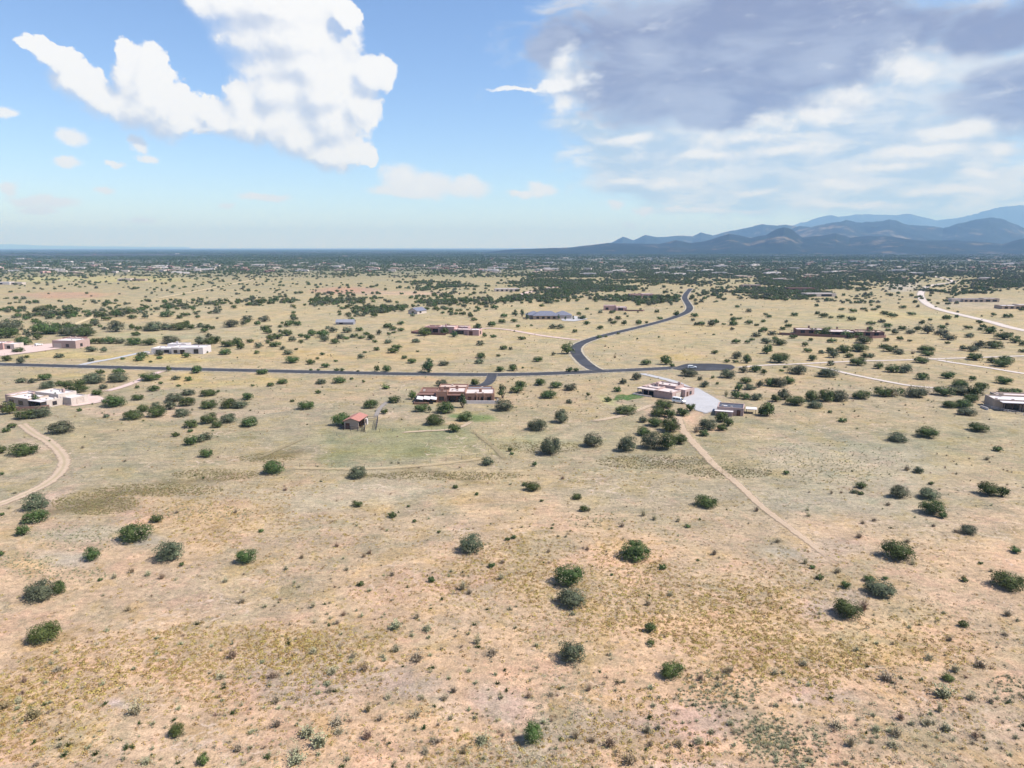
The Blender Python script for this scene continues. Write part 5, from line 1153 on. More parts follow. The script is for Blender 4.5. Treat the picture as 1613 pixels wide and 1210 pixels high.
PLANTS = [tuple(float(q) if i < 4 else q for i, q in enumerate(t.split(','))) for t in """14.9,653.6,19.8,22.3,o;58.3,641.2,19.8,18.6,t;80.6,640,12.4,11.2,j;90.5,636.2,12.4,17.4,t;112.8,632.5,24.8,12.4,o;40.9,661,27.3,17.4,j;63.2,659,32.2,17.9,g;19.8,674.7,13.6,9.4,j;9.9,681.4,12.4,8.7,j;38.4,719.3,36,21.1,j;2.5,715.6,14.9,14.9,j;3.7,749.1,6.2,6.2,j;98,684.6,34.7,16.1,g;125.2,648.6,7.4,6.2,j;186,678.4,5,3.7,s;153.8,623.8,16.1,10.4,j;163.7,613.2,13.6,9.9,g;147.6,605.2,32.2,16.1,g;187.2,603.2,31,14.9,g;187.2,590.4,17.4,9.9,j;119,620.1,34.7,21.1,j;95.5,609,14.9,9.9,j;74.4,612.7,22.3,12.4,g;70.7,599.8,21.1,9.9,j;33.5,604,14.9,6,g;49.6,604,14.9,6.2,g;236.8,600.8,26,11.2,j;158,589.1,12.4,7.4,j;276.5,599,13.6,6.2,g;297.1,600.8,11.2,7.9,j;253.4,605.7,7.4,5,j;281.2,609.4,7.4,4.2,j;242.5,616.9,17.4,9.4,j;216.2,612.2,6.9,5,j;217.5,631.3,17.4,10.4,j;181,642.4,33.5,18.6,j;167.4,658.5,9.9,6.2,g;226.2,649.9,18.6,12.4,j;210.8,662.3,28.5,14.9,j;248,658.1,27.3,18.6,j;267.8,646.2,19.8,14.9,g;245.5,643.7,14.9,11.2,g;275.3,634.2,27.3,14.9,g;296.3,623.8,19.8,11.2,g;295.1,640.7,23.6,16.1,j;288.2,657.3,23.6,13.6,g;329.3,625.1,22.8,11.9,j;343.5,618.9,5.5,5,j;329.3,644.4,23.6,14.4,j;359.6,644.2,22.3,17.4,j;376.9,644.2,24.8,14.9,g;390.6,630.8,17.9,12.4,j;300.6,675.2,21.1,13.6,j;299.6,681.6,8.7,5.5,j;329.8,668.5,23.6,17.4,j;342.2,674.7,14.9,12.4,j;359.6,667.2,24.8,14.9,g;391.8,673.4,22.3,17.4,j;277,688.3,11.9,7.9,j;301.3,702.4,18.6,17.4,j;314.9,698.2,17.4,14.9,g;324.9,694.5,17.4,13.6,g;325.4,721.8,19.3,15.4,j;197.1,728,6.4,5.5,s;130.2,706.9,6.9,5,s;310,588.6,17.4,12.9,j;266.1,585.4,7.4,11.2,j;33,573.5,11.2,12.4,g;398,609,6.2,3.7,j;28.5,555.6,16.1,8.7,j;11.2,569.3,14.9,9.4,j;42.7,564.3,7.4,5,j;93.5,564.3,14.9,7.9,g;143.8,569.8,11.2,5.5,g;145.1,554.4,17.4,9.4,g;164.4,555.6,9.9,9.4,g;142.6,542,17.4,9.9,j;219.5,569.3,16.1,7.4,j;224.4,564.3,17.4,9.9,j;250.5,560.6,14.9,9.4,g;251.7,566.1,9.9,5,j;193.4,566.8,7.4,3.7,j;293.9,563.8,12.4,8.7,j;325.4,556.4,5.5,4,j;354.6,559.4,19.8,11.2,j;237.3,571.3,5.5,3.7,j;109.1,548.2,14.9,8.7,j;59.5,535.8,13.6,12.4,j;14.9,522.7,39.7,13.6,g;12.4,533.3,32.2,12.4,j;37.2,544.5,22.3,14.9,j;74.4,527.6,39.7,13.6,j;19.8,548.2,17.4,9.9,j;109.1,529.6,27.3,14.9,g;133.9,530.8,29.8,14.9,j;150,513.5,13.6,9.9,g;167.4,505.3,13.6,8.7,j;158.7,499.3,17.4,7.4,j;183.5,523.4,22.3,18.6,g;218.2,520.9,11.2,7.4,j;208.3,519.7,8.7,9.9,j;243,522.2,27.3,16.1,g;266.6,519.7,17.4,11.2,g;282.7,520.9,24.8,9.9,j;301.3,519.2,12.4,8.7,j;214.5,529.6,13.6,6.9,j;163.7,519.7,9.9,5,g;158.7,542,14.9,9.9,j;173.6,542,19.8,12.4,j;188.5,542,17.4,9.9,g;210.8,544.5,22.3,12.4,j;235.6,544.5,22.3,11.2,j;270.3,542,24.8,8.7,g;317.4,543.2,17.4,12.4,g;329.8,544.5,17.4,12.4,j;339.7,542,17.4,13.6,j;359.6,547,22.3,11.2,j;374.5,545,14.9,13.6,j;394.3,540.8,11.2,7.4,j;379.4,550.7,12.4,11.2,j;79.4,502.8,13.6,7.4,j;88.8,496.9,16.1,7.9,g;109.1,498.6,19.8,12.4,j;28.5,499.8,9.9,7.4,j;64.5,494.9,22.3,14.9,j;203.3,494.9,17.4,12.4,j;183.5,499.8,14.9,14.9,j;208.3,502.8,13.6,6.2,j;229.4,502.3,9.9,12.4,g;262.9,499.8,21.1,11.2,j;292.6,498.6,13.6,7.4,j;341,494.4,13.6,7.4,g;363.3,516,22.3,12.4,g;389.3,507.3,18.6,11.2,g;28.5,511,13.6,7.4,j;11.2,508.5,7.4,6.2,j;58.3,510.3,13.6,4.5,j;413.6,590.4,17.4,8.4,j;444.6,605.7,16.1,9.4,j;426,609.4,11.2,6.9,j;505.4,606,17.4,9.4,g;535.2,604.5,21.1,11.9,j;553.8,598.5,6.4,4,j;572.8,603.2,5,5,j;501.2,620.4,8.9,6.4,j;607.8,613.4,12.4,8.2,o;460.3,633.8,6.9,5,j;482.3,646.2,24.3,14.4,j;621.9,635.5,18.6,12.9,j;584,644.2,22.3,15.4,j;605.8,652.8,10.4,9.9,j;540.1,672.2,28.5,22.3,j;686.4,671.4,29.8,18.6,j;731.8,664.7,23.6,16.1,j;716.2,682.1,18.6,14.9,j;664.1,649.9,22.3,13.6,j;676.5,651.1,8.7,9.9,t;701.3,652.3,28.5,18.6,j;728.6,643.7,16.1,22.8,t;696.3,609,18.6,11.2,g;748.4,608.2,16.1,11.9,j;791.8,628.8,17.4,22.3,t;794.3,648.6,27.3,18.6,g;649.2,630,12.4,17.4,o;432.2,748.6,31,22.3,j;563.7,755.8,28.5,21.1,g;768.3,734.2,18.6,13.6,g;402.5,670.9,9.9,13.6,g;717.4,770.1,7.4,5,j;449.6,773.9,7.4,6.2,b;750.9,780.1,5.5,5,j;460.8,573,22.3,11.9,j;507.9,559.9,7.9,5,j;500.4,566.8,6.2,5,j;489.8,574.7,13.6,8.7,j;513.3,579.7,13.6,8.2,j;529,570.5,6,4.5,j;530.2,584.9,7.9,5,j;538.9,585.4,6.9,5.5,j;489.8,584.2,5.5,3.5,j;501.7,584.2,5.5,3.5,j;563.7,585.9,5.5,3,j;593.9,585.9,8.7,10.4,j;609.5,586.6,13.6,11.2,j;675.3,588.4,24.8,21.8,t;698.3,576.7,16.1,9.4,g;649.2,573,16.1,8.7,j;636.8,566.1,9.4,6.2,j;569.4,564.8,11.9,7.4,g;574.8,556.9,6.9,4.5,j;619.5,556.9,18.6,9.4,j;625.7,550.7,16.1,7.4,j;593.4,552.7,9.9,6.4,j;590.9,540.3,8.4,5.5,j;611.3,541.5,13.6,7.4,g;655.4,540.3,13.6,6.9,g;657.9,554.9,5.5,3.5,j;756.6,544.5,13.6,8.9,g;793.1,551.4,12.4,7.4,j;757.1,565.1,17.4,8.7,j;754.1,573.7,14.9,6.4,g;785.1,562.3,7.4,5,j;788.1,586.1,14.9,9.4,j;524,524.1,13.6,9.4,g;547.6,524.6,16.1,11.2,g;566.2,522.2,12.4,6,j;577.3,528.4,9.9,6.2,j;596.4,527.9,9.4,8.7,g;557.5,532.1,13.6,6.9,j;536.4,534.1,14.9,8.7,g;545.1,535.1,9.9,5,j;569.9,534.1,11.2,6,j;584.3,535.8,13.6,9.9,j;612.8,528.4,6.9,5.5,j;619.5,520.9,12.4,7.4,j;631.9,522.2,11.2,5.5,j;631.1,512.2,11.2,6.9,j;610.8,517.2,14.9,7.4,j;620.2,525.4,7.4,4,j;407.4,548.9,13.6,10.4,g;404.5,558.1,8.7,6.9,o;433.5,547,17.4,9.9,j;422.3,542,7.4,6.9,j;444.6,551.9,9.9,6.9,g;454.6,559.4,16.1,8.7,g;466.5,551.9,6.9,3.5,j;474.4,540.3,8.9,5.5,j;460.8,538.3,12.4,9.4,g;511.6,538.3,14.9,11.2,g;527.7,542,15.4,8.7,j;509.1,532.1,19.8,13.6,j;484.3,535.8,9.9,9.9,j;491.8,529.6,14.9,11.2,j;474.4,532.1,9.9,7.4,j;452.1,529.6,17.4,11.2,j;437.2,534.6,14.9,9.9,j;427.3,537.5,13.6,11.9,j;418.1,520.2,14.9,8.7,j;416.1,507.3,18.6,9.9,g;405.5,512.7,9.9,7.4,j;669.1,529.6,19.8,14.9,o;714.9,531.6,14.9,9.9,t;752.1,525.9,19.8,14.9,t;763.3,531.6,7.4,7.4,j;774.5,514.7,13.6,8.7,j;790.6,509.8,12.4,7.4,j;794.3,501.1,11.2,8.7,j;746.7,506,11.2,4.5,j;741.7,500.3,8.7,6.4,j;776.9,532.1,9.9,5.5,j;707.5,520.9,14.9,9.9,t;819.8,613.9,19.8,14.9,j;813.6,620.1,19.8,13.6,j;850.8,608.2,18.6,12.4,j;875.6,612.2,19.8,11.9,j;898,616.4,19.8,11.9,g;863.2,628.8,24.8,11.9,j;926.5,624.3,6.4,6.4,j;957.5,633.3,11.2,8.4,j;972.3,618.1,12.4,8.9,j;981,605.7,12.4,9.9,g;1002.1,599,14.9,11.9,g;896.7,636.2,11.2,7.4,g;883.8,667.7,22.3,23.6,g;846.4,680.1,29.8,19.8,g;867,718.6,31,29.8,g;933.9,705.7,29.8,24.8,g;987.2,713.1,29.8,27.3,g;984.7,654.1,29.3,15.4,j;1013.8,666.5,14.9,12.4,g;940.1,658.1,4,4,s;801.2,643.7,6.2,11.2,j;1045.5,644.2,26,14.9,j;1036.8,657.3,27.3,16.1,j;1055.4,659,19.8,14.9,j;1033.1,673.4,27.3,16.1,j;1055.4,682.1,29.8,24.8,j;1013.3,687.8,23.6,15.4,j;1025.7,709.4,32.2,27.3,g;1050.5,710.6,27.3,29.8,j;1070.3,700.7,22.3,17.4,j;1075.3,656.6,21.1,14.9,j;1087.7,648.6,14.9,13.6,j;1114.9,678.4,27.3,18.6,g;1108.7,688.3,17.4,11.2,j;1136,666,21.1,17.4,j;1147.2,672.2,17.4,14.9,j;1137.3,679.6,17.4,11.2,j;1097.6,682.1,12.4,12.4,s;1198,654.8,9.9,14.9,j;839.7,775.1,23.6,15.4,j;826,766.4,8.7,6.9,j;886.3,755.8,7.4,6.4,b;841.7,735.4,7.4,8.9,j;803.7,711.9,7.4,7.4,j;806.2,716.8,6.2,5,j;1085.2,594.1,24.8,11.2,g;1102.5,599.5,8.7,6.9,g;1122.4,596.6,5.5,5.5,j;1108.7,610.7,16.1,10.4,g;1129.8,606,5,4.5,j;1145.9,596.6,22.3,15.4,g;1170.7,587.9,14.9,11.2,g;1189.3,587.1,18.6,12.4,j;1174.5,605.2,17.4,12.4,j;1163.3,616.4,12.4,13.6,j;1180.7,615.2,17.4,9.9,g;1159.6,628.8,17.4,13.6,j;1174.5,630,16.1,11.2,j;1191.8,631.3,18.6,12.4,g;1195.5,610.7,12.4,11.2,g;1143.5,623.8,9.9,8.7,s;822.3,535.8,12.4,6.9,j;804.2,551.9,7.4,6.4,g;847.1,570.5,14.9,9.4,j;807.9,585.4,14.9,11.9,j;823.6,580.9,4,3.5,j;896.7,586.6,11.2,8.7,j;907.4,586.1,9.4,6.9,j;894.2,558.6,21.1,19.8,o;871.2,560.6,6.9,6.4,g;1125.6,558.1,11.2,6.9,j;1159.6,565.6,17.9,11.9,g;1176.4,573,14.9,14.9,j;1144.7,571.8,9.4,6.4,j;1158.3,572.3,8.7,6.4,j;1017.5,575.5,15.4,9.9,j;1049.2,575.5,18.6,16.1,j;1058.4,578.7,7.4,7.4,j;968.6,564.3,5.5,5.5,b;953.3,546.5,4,3.5,b;1003.8,535.1,3.5,3,j;1038.1,532.1,4,3,j;1124.4,528.4,4.5,3.5,j;1159.6,541.5,12.9,8.9,j;1177.4,541.5,8.9,6.9,j;1184.4,537.5,8.4,6,j;1191.3,531.3,14.9,7.9,g;1198,524.6,7.4,8.7,j;1105.5,513,11.2,7.9,j;1139.7,512.2,6.4,4,j;1152.6,513,7.4,6,j;1191.8,514.7,6.9,6,j;1164.5,503.6,8.7,3.5,j;1179.4,492.4,9.9,6.9,g;1093.9,499.8,12.4,4,j;1064.8,498.6,8.9,9.9,j;1039.3,504.3,8.4,6.4,j;973.6,504.3,10.4,6.9,j;966.6,511,9.9,6.9,j;983,512.7,8.9,8.9,j;1005.8,512.2,9.9,8.9,j;1018.2,510.3,5,5,j;988.5,499.8,4.5,3.5,j;1034.3,493.6,7.9,6.9,j;945.1,519.2,11.2,6.9,j;924,512.2,10.4,6.9,j;916.6,503.6,12.9,7.4,j;884.3,518.4,12.4,7.9,g;870.7,518.4,14.9,7.4,g;837.2,514.2,5,3.5,j;816.1,516,7.4,5,j;809.9,508,10.4,6,j;973.6,527.1,5,4,o;954.2,531.6,5,4,o;943.8,533.3,8.4,6,o;829.8,503.6,7.4,11.2,t;822.3,499.8,8.7,11.2,t;812.4,498.6,9.9,9.9,t;879.4,503.6,6.2,9.9,t;902.9,503.6,4.5,8.9,t;854.6,502.8,5.5,6,t;890.5,504.8,4.5,6,t;1459.9,690.7,30.2,19.2,j;1413,697.6,25.1,15.4,g;1541.3,681.5,26.9,14.9,j;1571.3,711.7,14.1,9,j;1554.6,725.8,10.2,7.7,s;1445.8,746.3,14.9,11.5,g;1427.9,742.4,12.8,10.2,s;1238.4,748.1,9.7,7.2,j;1207.7,656.7,20.5,23,j;1221.8,633.6,15.4,12.8,j;1235.8,631.1,20.5,17.9,g;1252.5,640,29.4,16.6,j;1283.2,643.9,22.5,10.8,g;1307,651,6.7,4.6,j;1326.7,665.6,13.3,5.6,j;1278.1,633.6,23,17.9,j;1299.9,633.6,23,19.2,j;1320.3,633.1,30.7,17.9,g;1356.2,629.8,26.9,14.9,j;1389.5,625.9,25.6,16.6,j;1403.6,626.5,28.2,15.4,s;1415.1,623.4,17.9,12.8,j;1440.7,627.2,30.7,19.2,g;1456,622.1,17.9,12.8,s;1486.8,624.7,28.2,16.6,j;1511.1,610.6,24.3,12.8,j;1545.7,615.7,20.5,14.1,j;1514.9,623.4,28.2,15.4,g;1535.4,625.9,20.5,20.5,j;1529,634.9,23,14.1,j;1497,643.4,23,12.8,j;1517.5,643.9,23,15.4,j;1523.9,655.4,24.3,14.1,g;1581.5,623.4,20.5,12.3,j;1599.4,624.7,20.5,12.8,j;1563.6,636.2,15.4,15.4,o;1212.8,609.3,20.5,14.1,j;1226.9,610.6,23,15.4,g;1242.2,605.5,20.5,12.3,j;1253.8,590.1,27.7,14.1,g;1303.7,595.2,28.2,15.4,g;1237.1,580.4,6.7,4.6,j;1202.6,590.1,9,9,j;1230.7,585.5,7.7,4.1,j;1351.1,576.8,25.6,12.3,j;1383.1,581.6,14.1,11.5,j;1308.8,576.5,11.8,9.2,g;1279.4,569.1,14.1,10.8,j;1226.9,572.7,25.1,17.9,j;1207.7,558.1,16.6,16.6,j;1271.7,555.5,12.3,8.2,j;1294,557.6,10.2,6.7,g;1312.7,564.5,15.4,15.4,g;1307.5,556.8,15.4,10.2,j;1329.3,556.8,21.8,13.3,j;1353.6,554.8,25.1,9.7,j;1337,564,14.3,6.7,j;1361.3,564,12.8,8.2,j;1371.5,563.5,12.8,7.7,g;1390.8,549.1,14.1,7.7,j;1401,554.8,20.5,10.8,j;1414.6,558.9,16.6,9.7,g;1411.2,547.9,5.1,4.1,j;1437.6,558.1,8.7,6.1,s;1458.6,556,22.5,12.8,j;1460.7,561.4,17.9,8.7,j;1450.9,572.7,20.5,10.8,j;1404.8,587.5,20.5,14.1,j;1424,588.1,20.5,14.9,g;1452.2,599.1,20.5,12.3,j;1493.2,597,17.9,12.8,j;1531.6,599.8,10.8,8.2,j;1580.7,605.5,23,12.3,j;1562.3,572.2,14.1,9.2,j;1584.1,572.2,21.8,10.2,j;1577.7,578.6,24.3,12.8,j;1535.4,568.3,21.8,12.3,j;1609.7,555.5,10.2,5.1,j;1564.9,549.6,24.3,11.5,j;1540.5,549.1,19.2,12.8,g;1531.6,554.3,16.6,10.2,g;1517.5,552.5,11.5,8.7,g;1491.9,542.2,7.7,5.1,j;1493.2,536.3,21.8,10.2,g;1558.5,526.1,19.2,12.8,j;1482.9,528.6,19.2,9.2,g;1484.2,518.9,12.8,7.2,j;1461.2,526.1,16.6,17.4,g;1524.7,518.9,11.8,7.2,j;1526.5,532.5,13.3,7.7,g;1580.7,535.6,25.1,8.2,j;1599.4,540.9,17.9,9.7,j;1433,538.4,7.7,3.6,j;1417.6,536.3,10.2,6.7,j;1395.9,538.4,9,6.7,j;1433,526.6,15.9,9.2,g;1420.7,521,12.8,8.2,j;1397.2,516.4,14.1,5.6,j;1398.4,522,8.7,4.6,j;1388.2,508.9,12.8,5.6,g;1372.1,512.5,14.3,5.6,j;1370.3,521,8.7,7.2,j;1379.2,529.9,7.2,10.2,t;1360,542,24.3,9.2,j;1310.1,540.2,14.1,8.2,j;1276.8,537.6,7.2,5.6,j;1267.9,546.1,9.7,7.7,j;1228.2,544.8,20,9.2,j;1207.7,541.5,15.4,9.2,g;1216.6,528.6,15.4,8.2,g;1203.8,523.5,11.5,9.7,j;1232.5,520.5,9.7,6.1,j;1248.6,533.8,12.8,7.2,j;1490.6,504.3,13.3,8.2,j;1586.6,501,14.9,6.7,j;1564.9,497.9,7.7,5.6,j;1435.6,497.2,11.8,6.7,j;1404.8,500,15.4,8.2,j;1393.3,496.6,12.8,7.2,j;1376.7,489.7,9.2,5.1,j;1343.4,492.8,10.8,7.7,j;1360,489,9.2,5.6,j;1340.8,506.1,12.3,8.7,j;1324.2,501.8,11.8,6.7,j;1297.3,501,14.1,8.7,j;1287.1,496.6,7.7,6.7,j;1251.2,498.4,11.8,6.1,j;1211,501,9.2,5.6,j;1421.5,486.4,11.3,5.6,j;1303.7,523.5,15.4,9,o;1289.6,528.6,14.1,9,o;1339.5,533.8,11.5,9,j;57,805.8,34.7,27.3,g;57,825.1,34.7,22.3,j;36.7,844.7,19.3,17.4,j;14.9,802.8,6.9,5.5,s;3,813.2,7.4,6.4,j;24.1,778.5,8.4,6,s;215.3,856.6,49.6,28.5,j;247.5,824.4,19.3,12.9,j;146.3,885.2,24.3,21.8,j;267.8,886.4,39.7,32.2,g;286.4,892.6,7.4,6.9,j;3,876.5,7.4,9.9,j;64.5,948.4,44.6,31,g;93,937.2,23.6,21.1,j;389.3,890.1,29.8,23.6,j;158.2,916.2,7.4,6.4,j;181,912.4,11.2,9.9,s;207.8,903.8,11.2,11.2,b;255.4,913.7,12.4,11.2,b;233.1,908.2,11.2,6.2,p;380.7,952.1,16.1,9.9,s;355.9,918.6,12.4,8.7,s;202.1,963.8,9.9,9.9,b;371.2,809,6.9,7.4,s;279,809.5,8.4,6,s;563.2,799.6,15.4,10.4,j;618.2,816.5,12.9,9.9,j;643.5,799.6,5.5,4.5,j;652.9,823.7,6.9,5.5,j;717.4,769.8,8.4,6,j;750.9,781,5.5,4.5,j;411.7,839.3,9.4,6,o;742.2,874,34.7,28.5,g;774.5,895.6,10.4,9.4,j;798,852.2,6.2,6.2,j;679.7,918.6,10.4,9.9,j;567.9,924.3,11.9,7.4,j;691.4,840.5,6,5,j;618.2,908.7,9.9,9.4,s;530.2,862.8,8.9,7.9,b;582.3,874,8.9,9.9,b;573.6,879,7.4,7.9,b;546.3,900,11.2,7.4,s;493,958.8,10.4,10.4,s;728.6,932.3,16.1,15.4,s;739.7,938,12.4,11.9,s;789.3,914.9,12.4,12.4,s;541.4,971.9,9.9,8.7,b;656.7,976.9,11.2,12.4,s;791.8,888.9,8.9,7.4,s;471.4,926.6,8.4,6.9,s;475.6,881.4,9.9,8.7,b;450.8,898.8,7.4,6.2,p;908.4,787.7,14.9,9.9,j;919,807,12.4,11.2,j;926.5,806.5,13.6,8.7,s;853.3,790.9,6,4.5,j;1112.5,802.1,32.2,21.1,j;869.4,833.8,5,3.5,j;808.7,849.9,8.9,6.9,j;801.5,852.2,4.5,5,j;999.6,885.2,44.6,28.5,j;895.5,927.3,43.4,36,j;902.9,959.5,44.6,28.5,g;1043.5,898,11.9,8.9,j;1083.2,832.3,8.9,6,j;1124.9,876,12.4,10.4,s;963.7,907.5,5.5,4,j;1099.6,884.4,5,3.5,j;1024.4,998,17.4,16.9,j;1020.7,955.8,11.2,11.2,b;1055.4,940.9,11.2,8.7,s;979.8,831.8,9.9,8.7,s;1030.6,820.7,9.9,9.9,s;1013.3,814.5,9.9,11.2,s;1067.8,823.2,9.9,8.7,s;925.2,867.8,8.9,7.4,b;864,871.5,7.4,7.4,b;901.7,970.7,9.4,6.4,p;1191.8,807,9.9,8.7,s;1356.2,770.5,17.4,11.8,j;1355.4,780,9.2,6.1,j;1345.4,778.2,11.5,7.2,g;1417.6,787.1,29.4,20.5,g;1465,788.4,28.7,17.4,g;1467.6,812.7,34.6,25.6,j;1484.7,817.9,14.1,11.5,j;1466.3,764.1,7.7,6.1,j;1557.2,782.8,28.2,23,j;1577.7,783.8,20.5,17.9,j;1523.9,844,24.3,15.9,g;1413.8,884.9,43.5,30.7,j;1429.2,856.3,11.5,8.7,s;1353.1,848.6,12.8,9.7,s;1598.9,872.4,15.9,10.8,j;1544.4,889.5,6.7,5.1,j;1279.4,897.2,8.7,6.7,j;1290.9,913.9,12.3,8.7,j;1331.9,928.5,14.9,12.3,j;1369,918.2,17.4,11.3,j;1394.1,914.4,9.2,6.7,j;1384.4,942,43.5,26.9,g;1334.4,976.6,41,29.4,j;1358.7,963.8,15.4,17.9,b;1586.6,931.8,41,29.4,j;1518.8,917.7,10.8,8.2,j;1318.5,904.4,14.1,10.2,s;1267.9,889.5,10.2,9.2,s;1436.8,890.8,9.2,9.7,s;1376.7,822.2,9.2,6.7,s;1358.7,826.3,9.2,6.7,s;1586.6,972.8,15.4,12.8,s;1504.7,839.6,10.2,6.4,s;1470.1,830.7,7.7,6.4,s;1273.7,814.5,9.2,6.1,s;1224.3,856.3,11.5,8.7,s;1398.4,797.4,11.5,6.7,s;1561,902.3,9,6.7,s;1309.6,778.7,5.6,7.7,b;1324.9,777.7,6.7,4.6,b;71.9,1014.7,47.1,32.2,o;279,1163,22.3,22.3,o;320.4,1206.9,19.3,17.4,o;53.3,1136.2,24.8,17.4,y;214.5,1130,27.3,22.3,s;367,1039.5,18.6,17.4,b;348.4,1073,18.6,13.6,s;91.8,1060.6,18.6,11.2,s;38.4,1076.7,9.9,11.2,b;36,1095.3,8.7,9.9,b;32.2,1110.2,13.6,11.2,s;8.7,1118.9,16.1,11.2,y;375.7,1187.1,16.1,14.9,s;58.3,1209.4,12.4,9.9,s;230.6,1206.9,17.4,9.9,p;623.2,994.9,19.8,14.9,p;672.8,996.9,17.4,9.4,p;429.8,1071.8,21.1,12.4,b;436,1110.2,14.9,14.9,s;437.2,1148.6,18.6,16.1,s;532.7,1148.6,27.3,14.9,s;533.9,1161,19.8,12.4,s;578.5,1168.5,18.6,17.4,b;502.9,1183.3,27.3,21.1,p;467,1190.8,19.8,13.6,s;484.3,1166,24.8,17.4,p;467,1208.1,27.3,14.9,p;494.2,1032.1,14.9,11.2,s;556.2,1039.5,13.6,11.2,s;574.8,1059.4,14.9,14.9,b;524,1066.8,22.3,13.6,s;612,1104,13.6,11.2,s;664.1,1105.2,12.4,9.9,s;700.1,1106.5,14.9,11.2,s;714.9,1094.1,13.6,12.4,s;598.4,1138.7,14.9,9.9,s;687.7,1175.9,19.8,12.4,s;670.3,1190.8,14.9,11.2,s;752.1,1017.2,14.9,14.9,s;774.5,1037,22.3,14.9,s;657.9,1047,27.3,14.9,s;655.4,1133.8,22.3,8.7,s;624.4,1028.4,9.9,11.2,p;520.3,1092.8,12.4,9.9,s;579.8,1123.8,9.9,12.4,y;729.8,1189.5,11.2,8.7,y;759.6,1175.9,22.3,14.9,p;531.4,985,12.4,7.4,s;900.4,1048.2,40.9,33.5,g;1057.9,1072.3,34.7,27.3,o;1024.9,1017.2,12.4,9.9,o;839.7,1175.9,27.3,34.7,o;1146.4,1063.1,16.1,13.6,b;1103,1074.7,12.4,12.4,b;1129.8,1072.3,8.9,8.9,b;960,1180.9,21.1,18.6,b;932.7,1172.2,14.9,11.2,b;906.6,1166,12.4,14.9,b;1024.4,1178.4,13.6,11.2,b;1019.5,1158.1,17.4,14.9,s;1069.1,1179.6,17.4,13.6,b;1100.1,1175.9,18.6,13.6,s;990.9,1209.9,27.3,19.8,b;1036.8,1151.1,8.9,8.9,p;868.2,1099,12.4,8.7,s;832.2,1101.5,9.9,11.2,b;927.7,1090.4,9.9,11.2,b;1149.7,1144.9,11.2,8.9,p;1517.5,990.2,15.9,11.5,j;1462.4,1042.7,17.9,13.3,s;1503.4,1061.4,19.2,14.1,s;1543.1,1054.3,21.8,15.4,s;1492.4,1075.2,19.2,12.8,o;1485.5,1102.9,26.9,19.2,p;1529,1105.5,16.6,14.1,s;1560.5,1109.3,12.8,10.2,s;1479.1,1123.4,11.5,14.1,s;1458.6,1146.4,21.8,15.4,s;1417.6,1136.2,14.1,12.8,b;1411.2,1164.4,20.5,17.9,s;1404.8,1179.7,19.2,12.8,s;1339.5,1179.7,16.6,17.9,s;1317.8,1151.5,23,15.4,s;1265.3,1051.7,16.6,11.5,s;1220,1065.8,14.1,10.8,s;1395.9,1077.3,28.2,11.5,s;1495.7,1012,11.5,9.7,s;1582.8,1003,12.8,7.7,s;1379.2,1154.1,12.8,9.7,p;1489.3,1154.1,16.6,11.5,p;1535.4,1164.4,15.4,11.5,b;1300,529,15,12,j;1331,531,14,11,o;1352,532,13,10,j;1281,526,12,10,g;1368,529,12,11,j;700,527,13,11,j;722,524,12,11,o""".split(';')]
def fit(x, yb, w, h_):
    """centre point on the ground, width and height in metres"""
    p = ground(x, yb); m_ = mpp(p); W_ = w * m_
    dep = math.atan2(CAM_H, math.hypot(p.x, p.y))
    d = Vector((p.x, p.y, 0)).normalized() * (W_ * .40)
    c = Vector((p.x + d.x, p.y + d.y, 0)); c.z = hz(c.x, c.y)
    H_ = max((h_ * m_ - W_ * .36 * math.sin(dep)) / math.cos(dep), .50 * W_)
    return c, W_ * 1.17, min(H_ * 1.12, 1.4 * W_)
trees, shrubs = [], []
for t in PLANTS:
    (shrubs if t[4] in 'sbpy' else trees).append(t)
trees.sort(key=lambda t: -t[2] * t[3])
JUN = [t for t in trees if t[4] != 't']; LEAFY = [t for t in trees if t[4] == 't']
SINGLE, REST = JUN[:300], JUN[300:]

# words that single each plant out: the nearest landmark, the side of it and the rank there
MARKS = [('terracotta house', 720, 622), ('coral-roofed shed', 562, 668), ('pink stucco house', 1040, 618), ('dark-roofed garage', 1160, 642), ('white-roofed left house', 45, 630), ('long white house', 275, 549),
    ('pinkish far-left garage', 100, 540), ('rose courtyard house', 700, 518), ('slate-roofed house', 870, 496), ('asphalt turning circle', 1110, 579), ('dark adobe compound', 1315, 525), ('right-edge tan house', 1590, 640),
    ('green pasture', 610, 710), ('road junction', 940, 584), ('curving left dirt track', 95, 720), ('sandy path end', 1300, 877), ('white dirt road', 1500, 492), ('weedy brown patch', 150, 795), ('sandy path middle', 1130, 738),
    ('fork of pale lanes', 1467, 566), ('low blue-grey shed', 538, 508), ('small pink house', 968, 486), ('photo centre', 806, 605), ('lower right corner', 1613, 1210), ('lower left corner', 0, 1210), ('bottom edge centre', 806, 1210), ('white soil patch', 1272, 1095), ('right edge middle', 1613, 800), ('grey foreground flat', 480, 1040)]
ORD = 'closest second-closest third-closest fourth-closest fifth-closest sixth-closest seventh-closest eighth-closest ninth-closest tenth-closest eleventh-closest twelfth-closest'.split() + ['%dth-closest' % k for k in range(13, 90)]
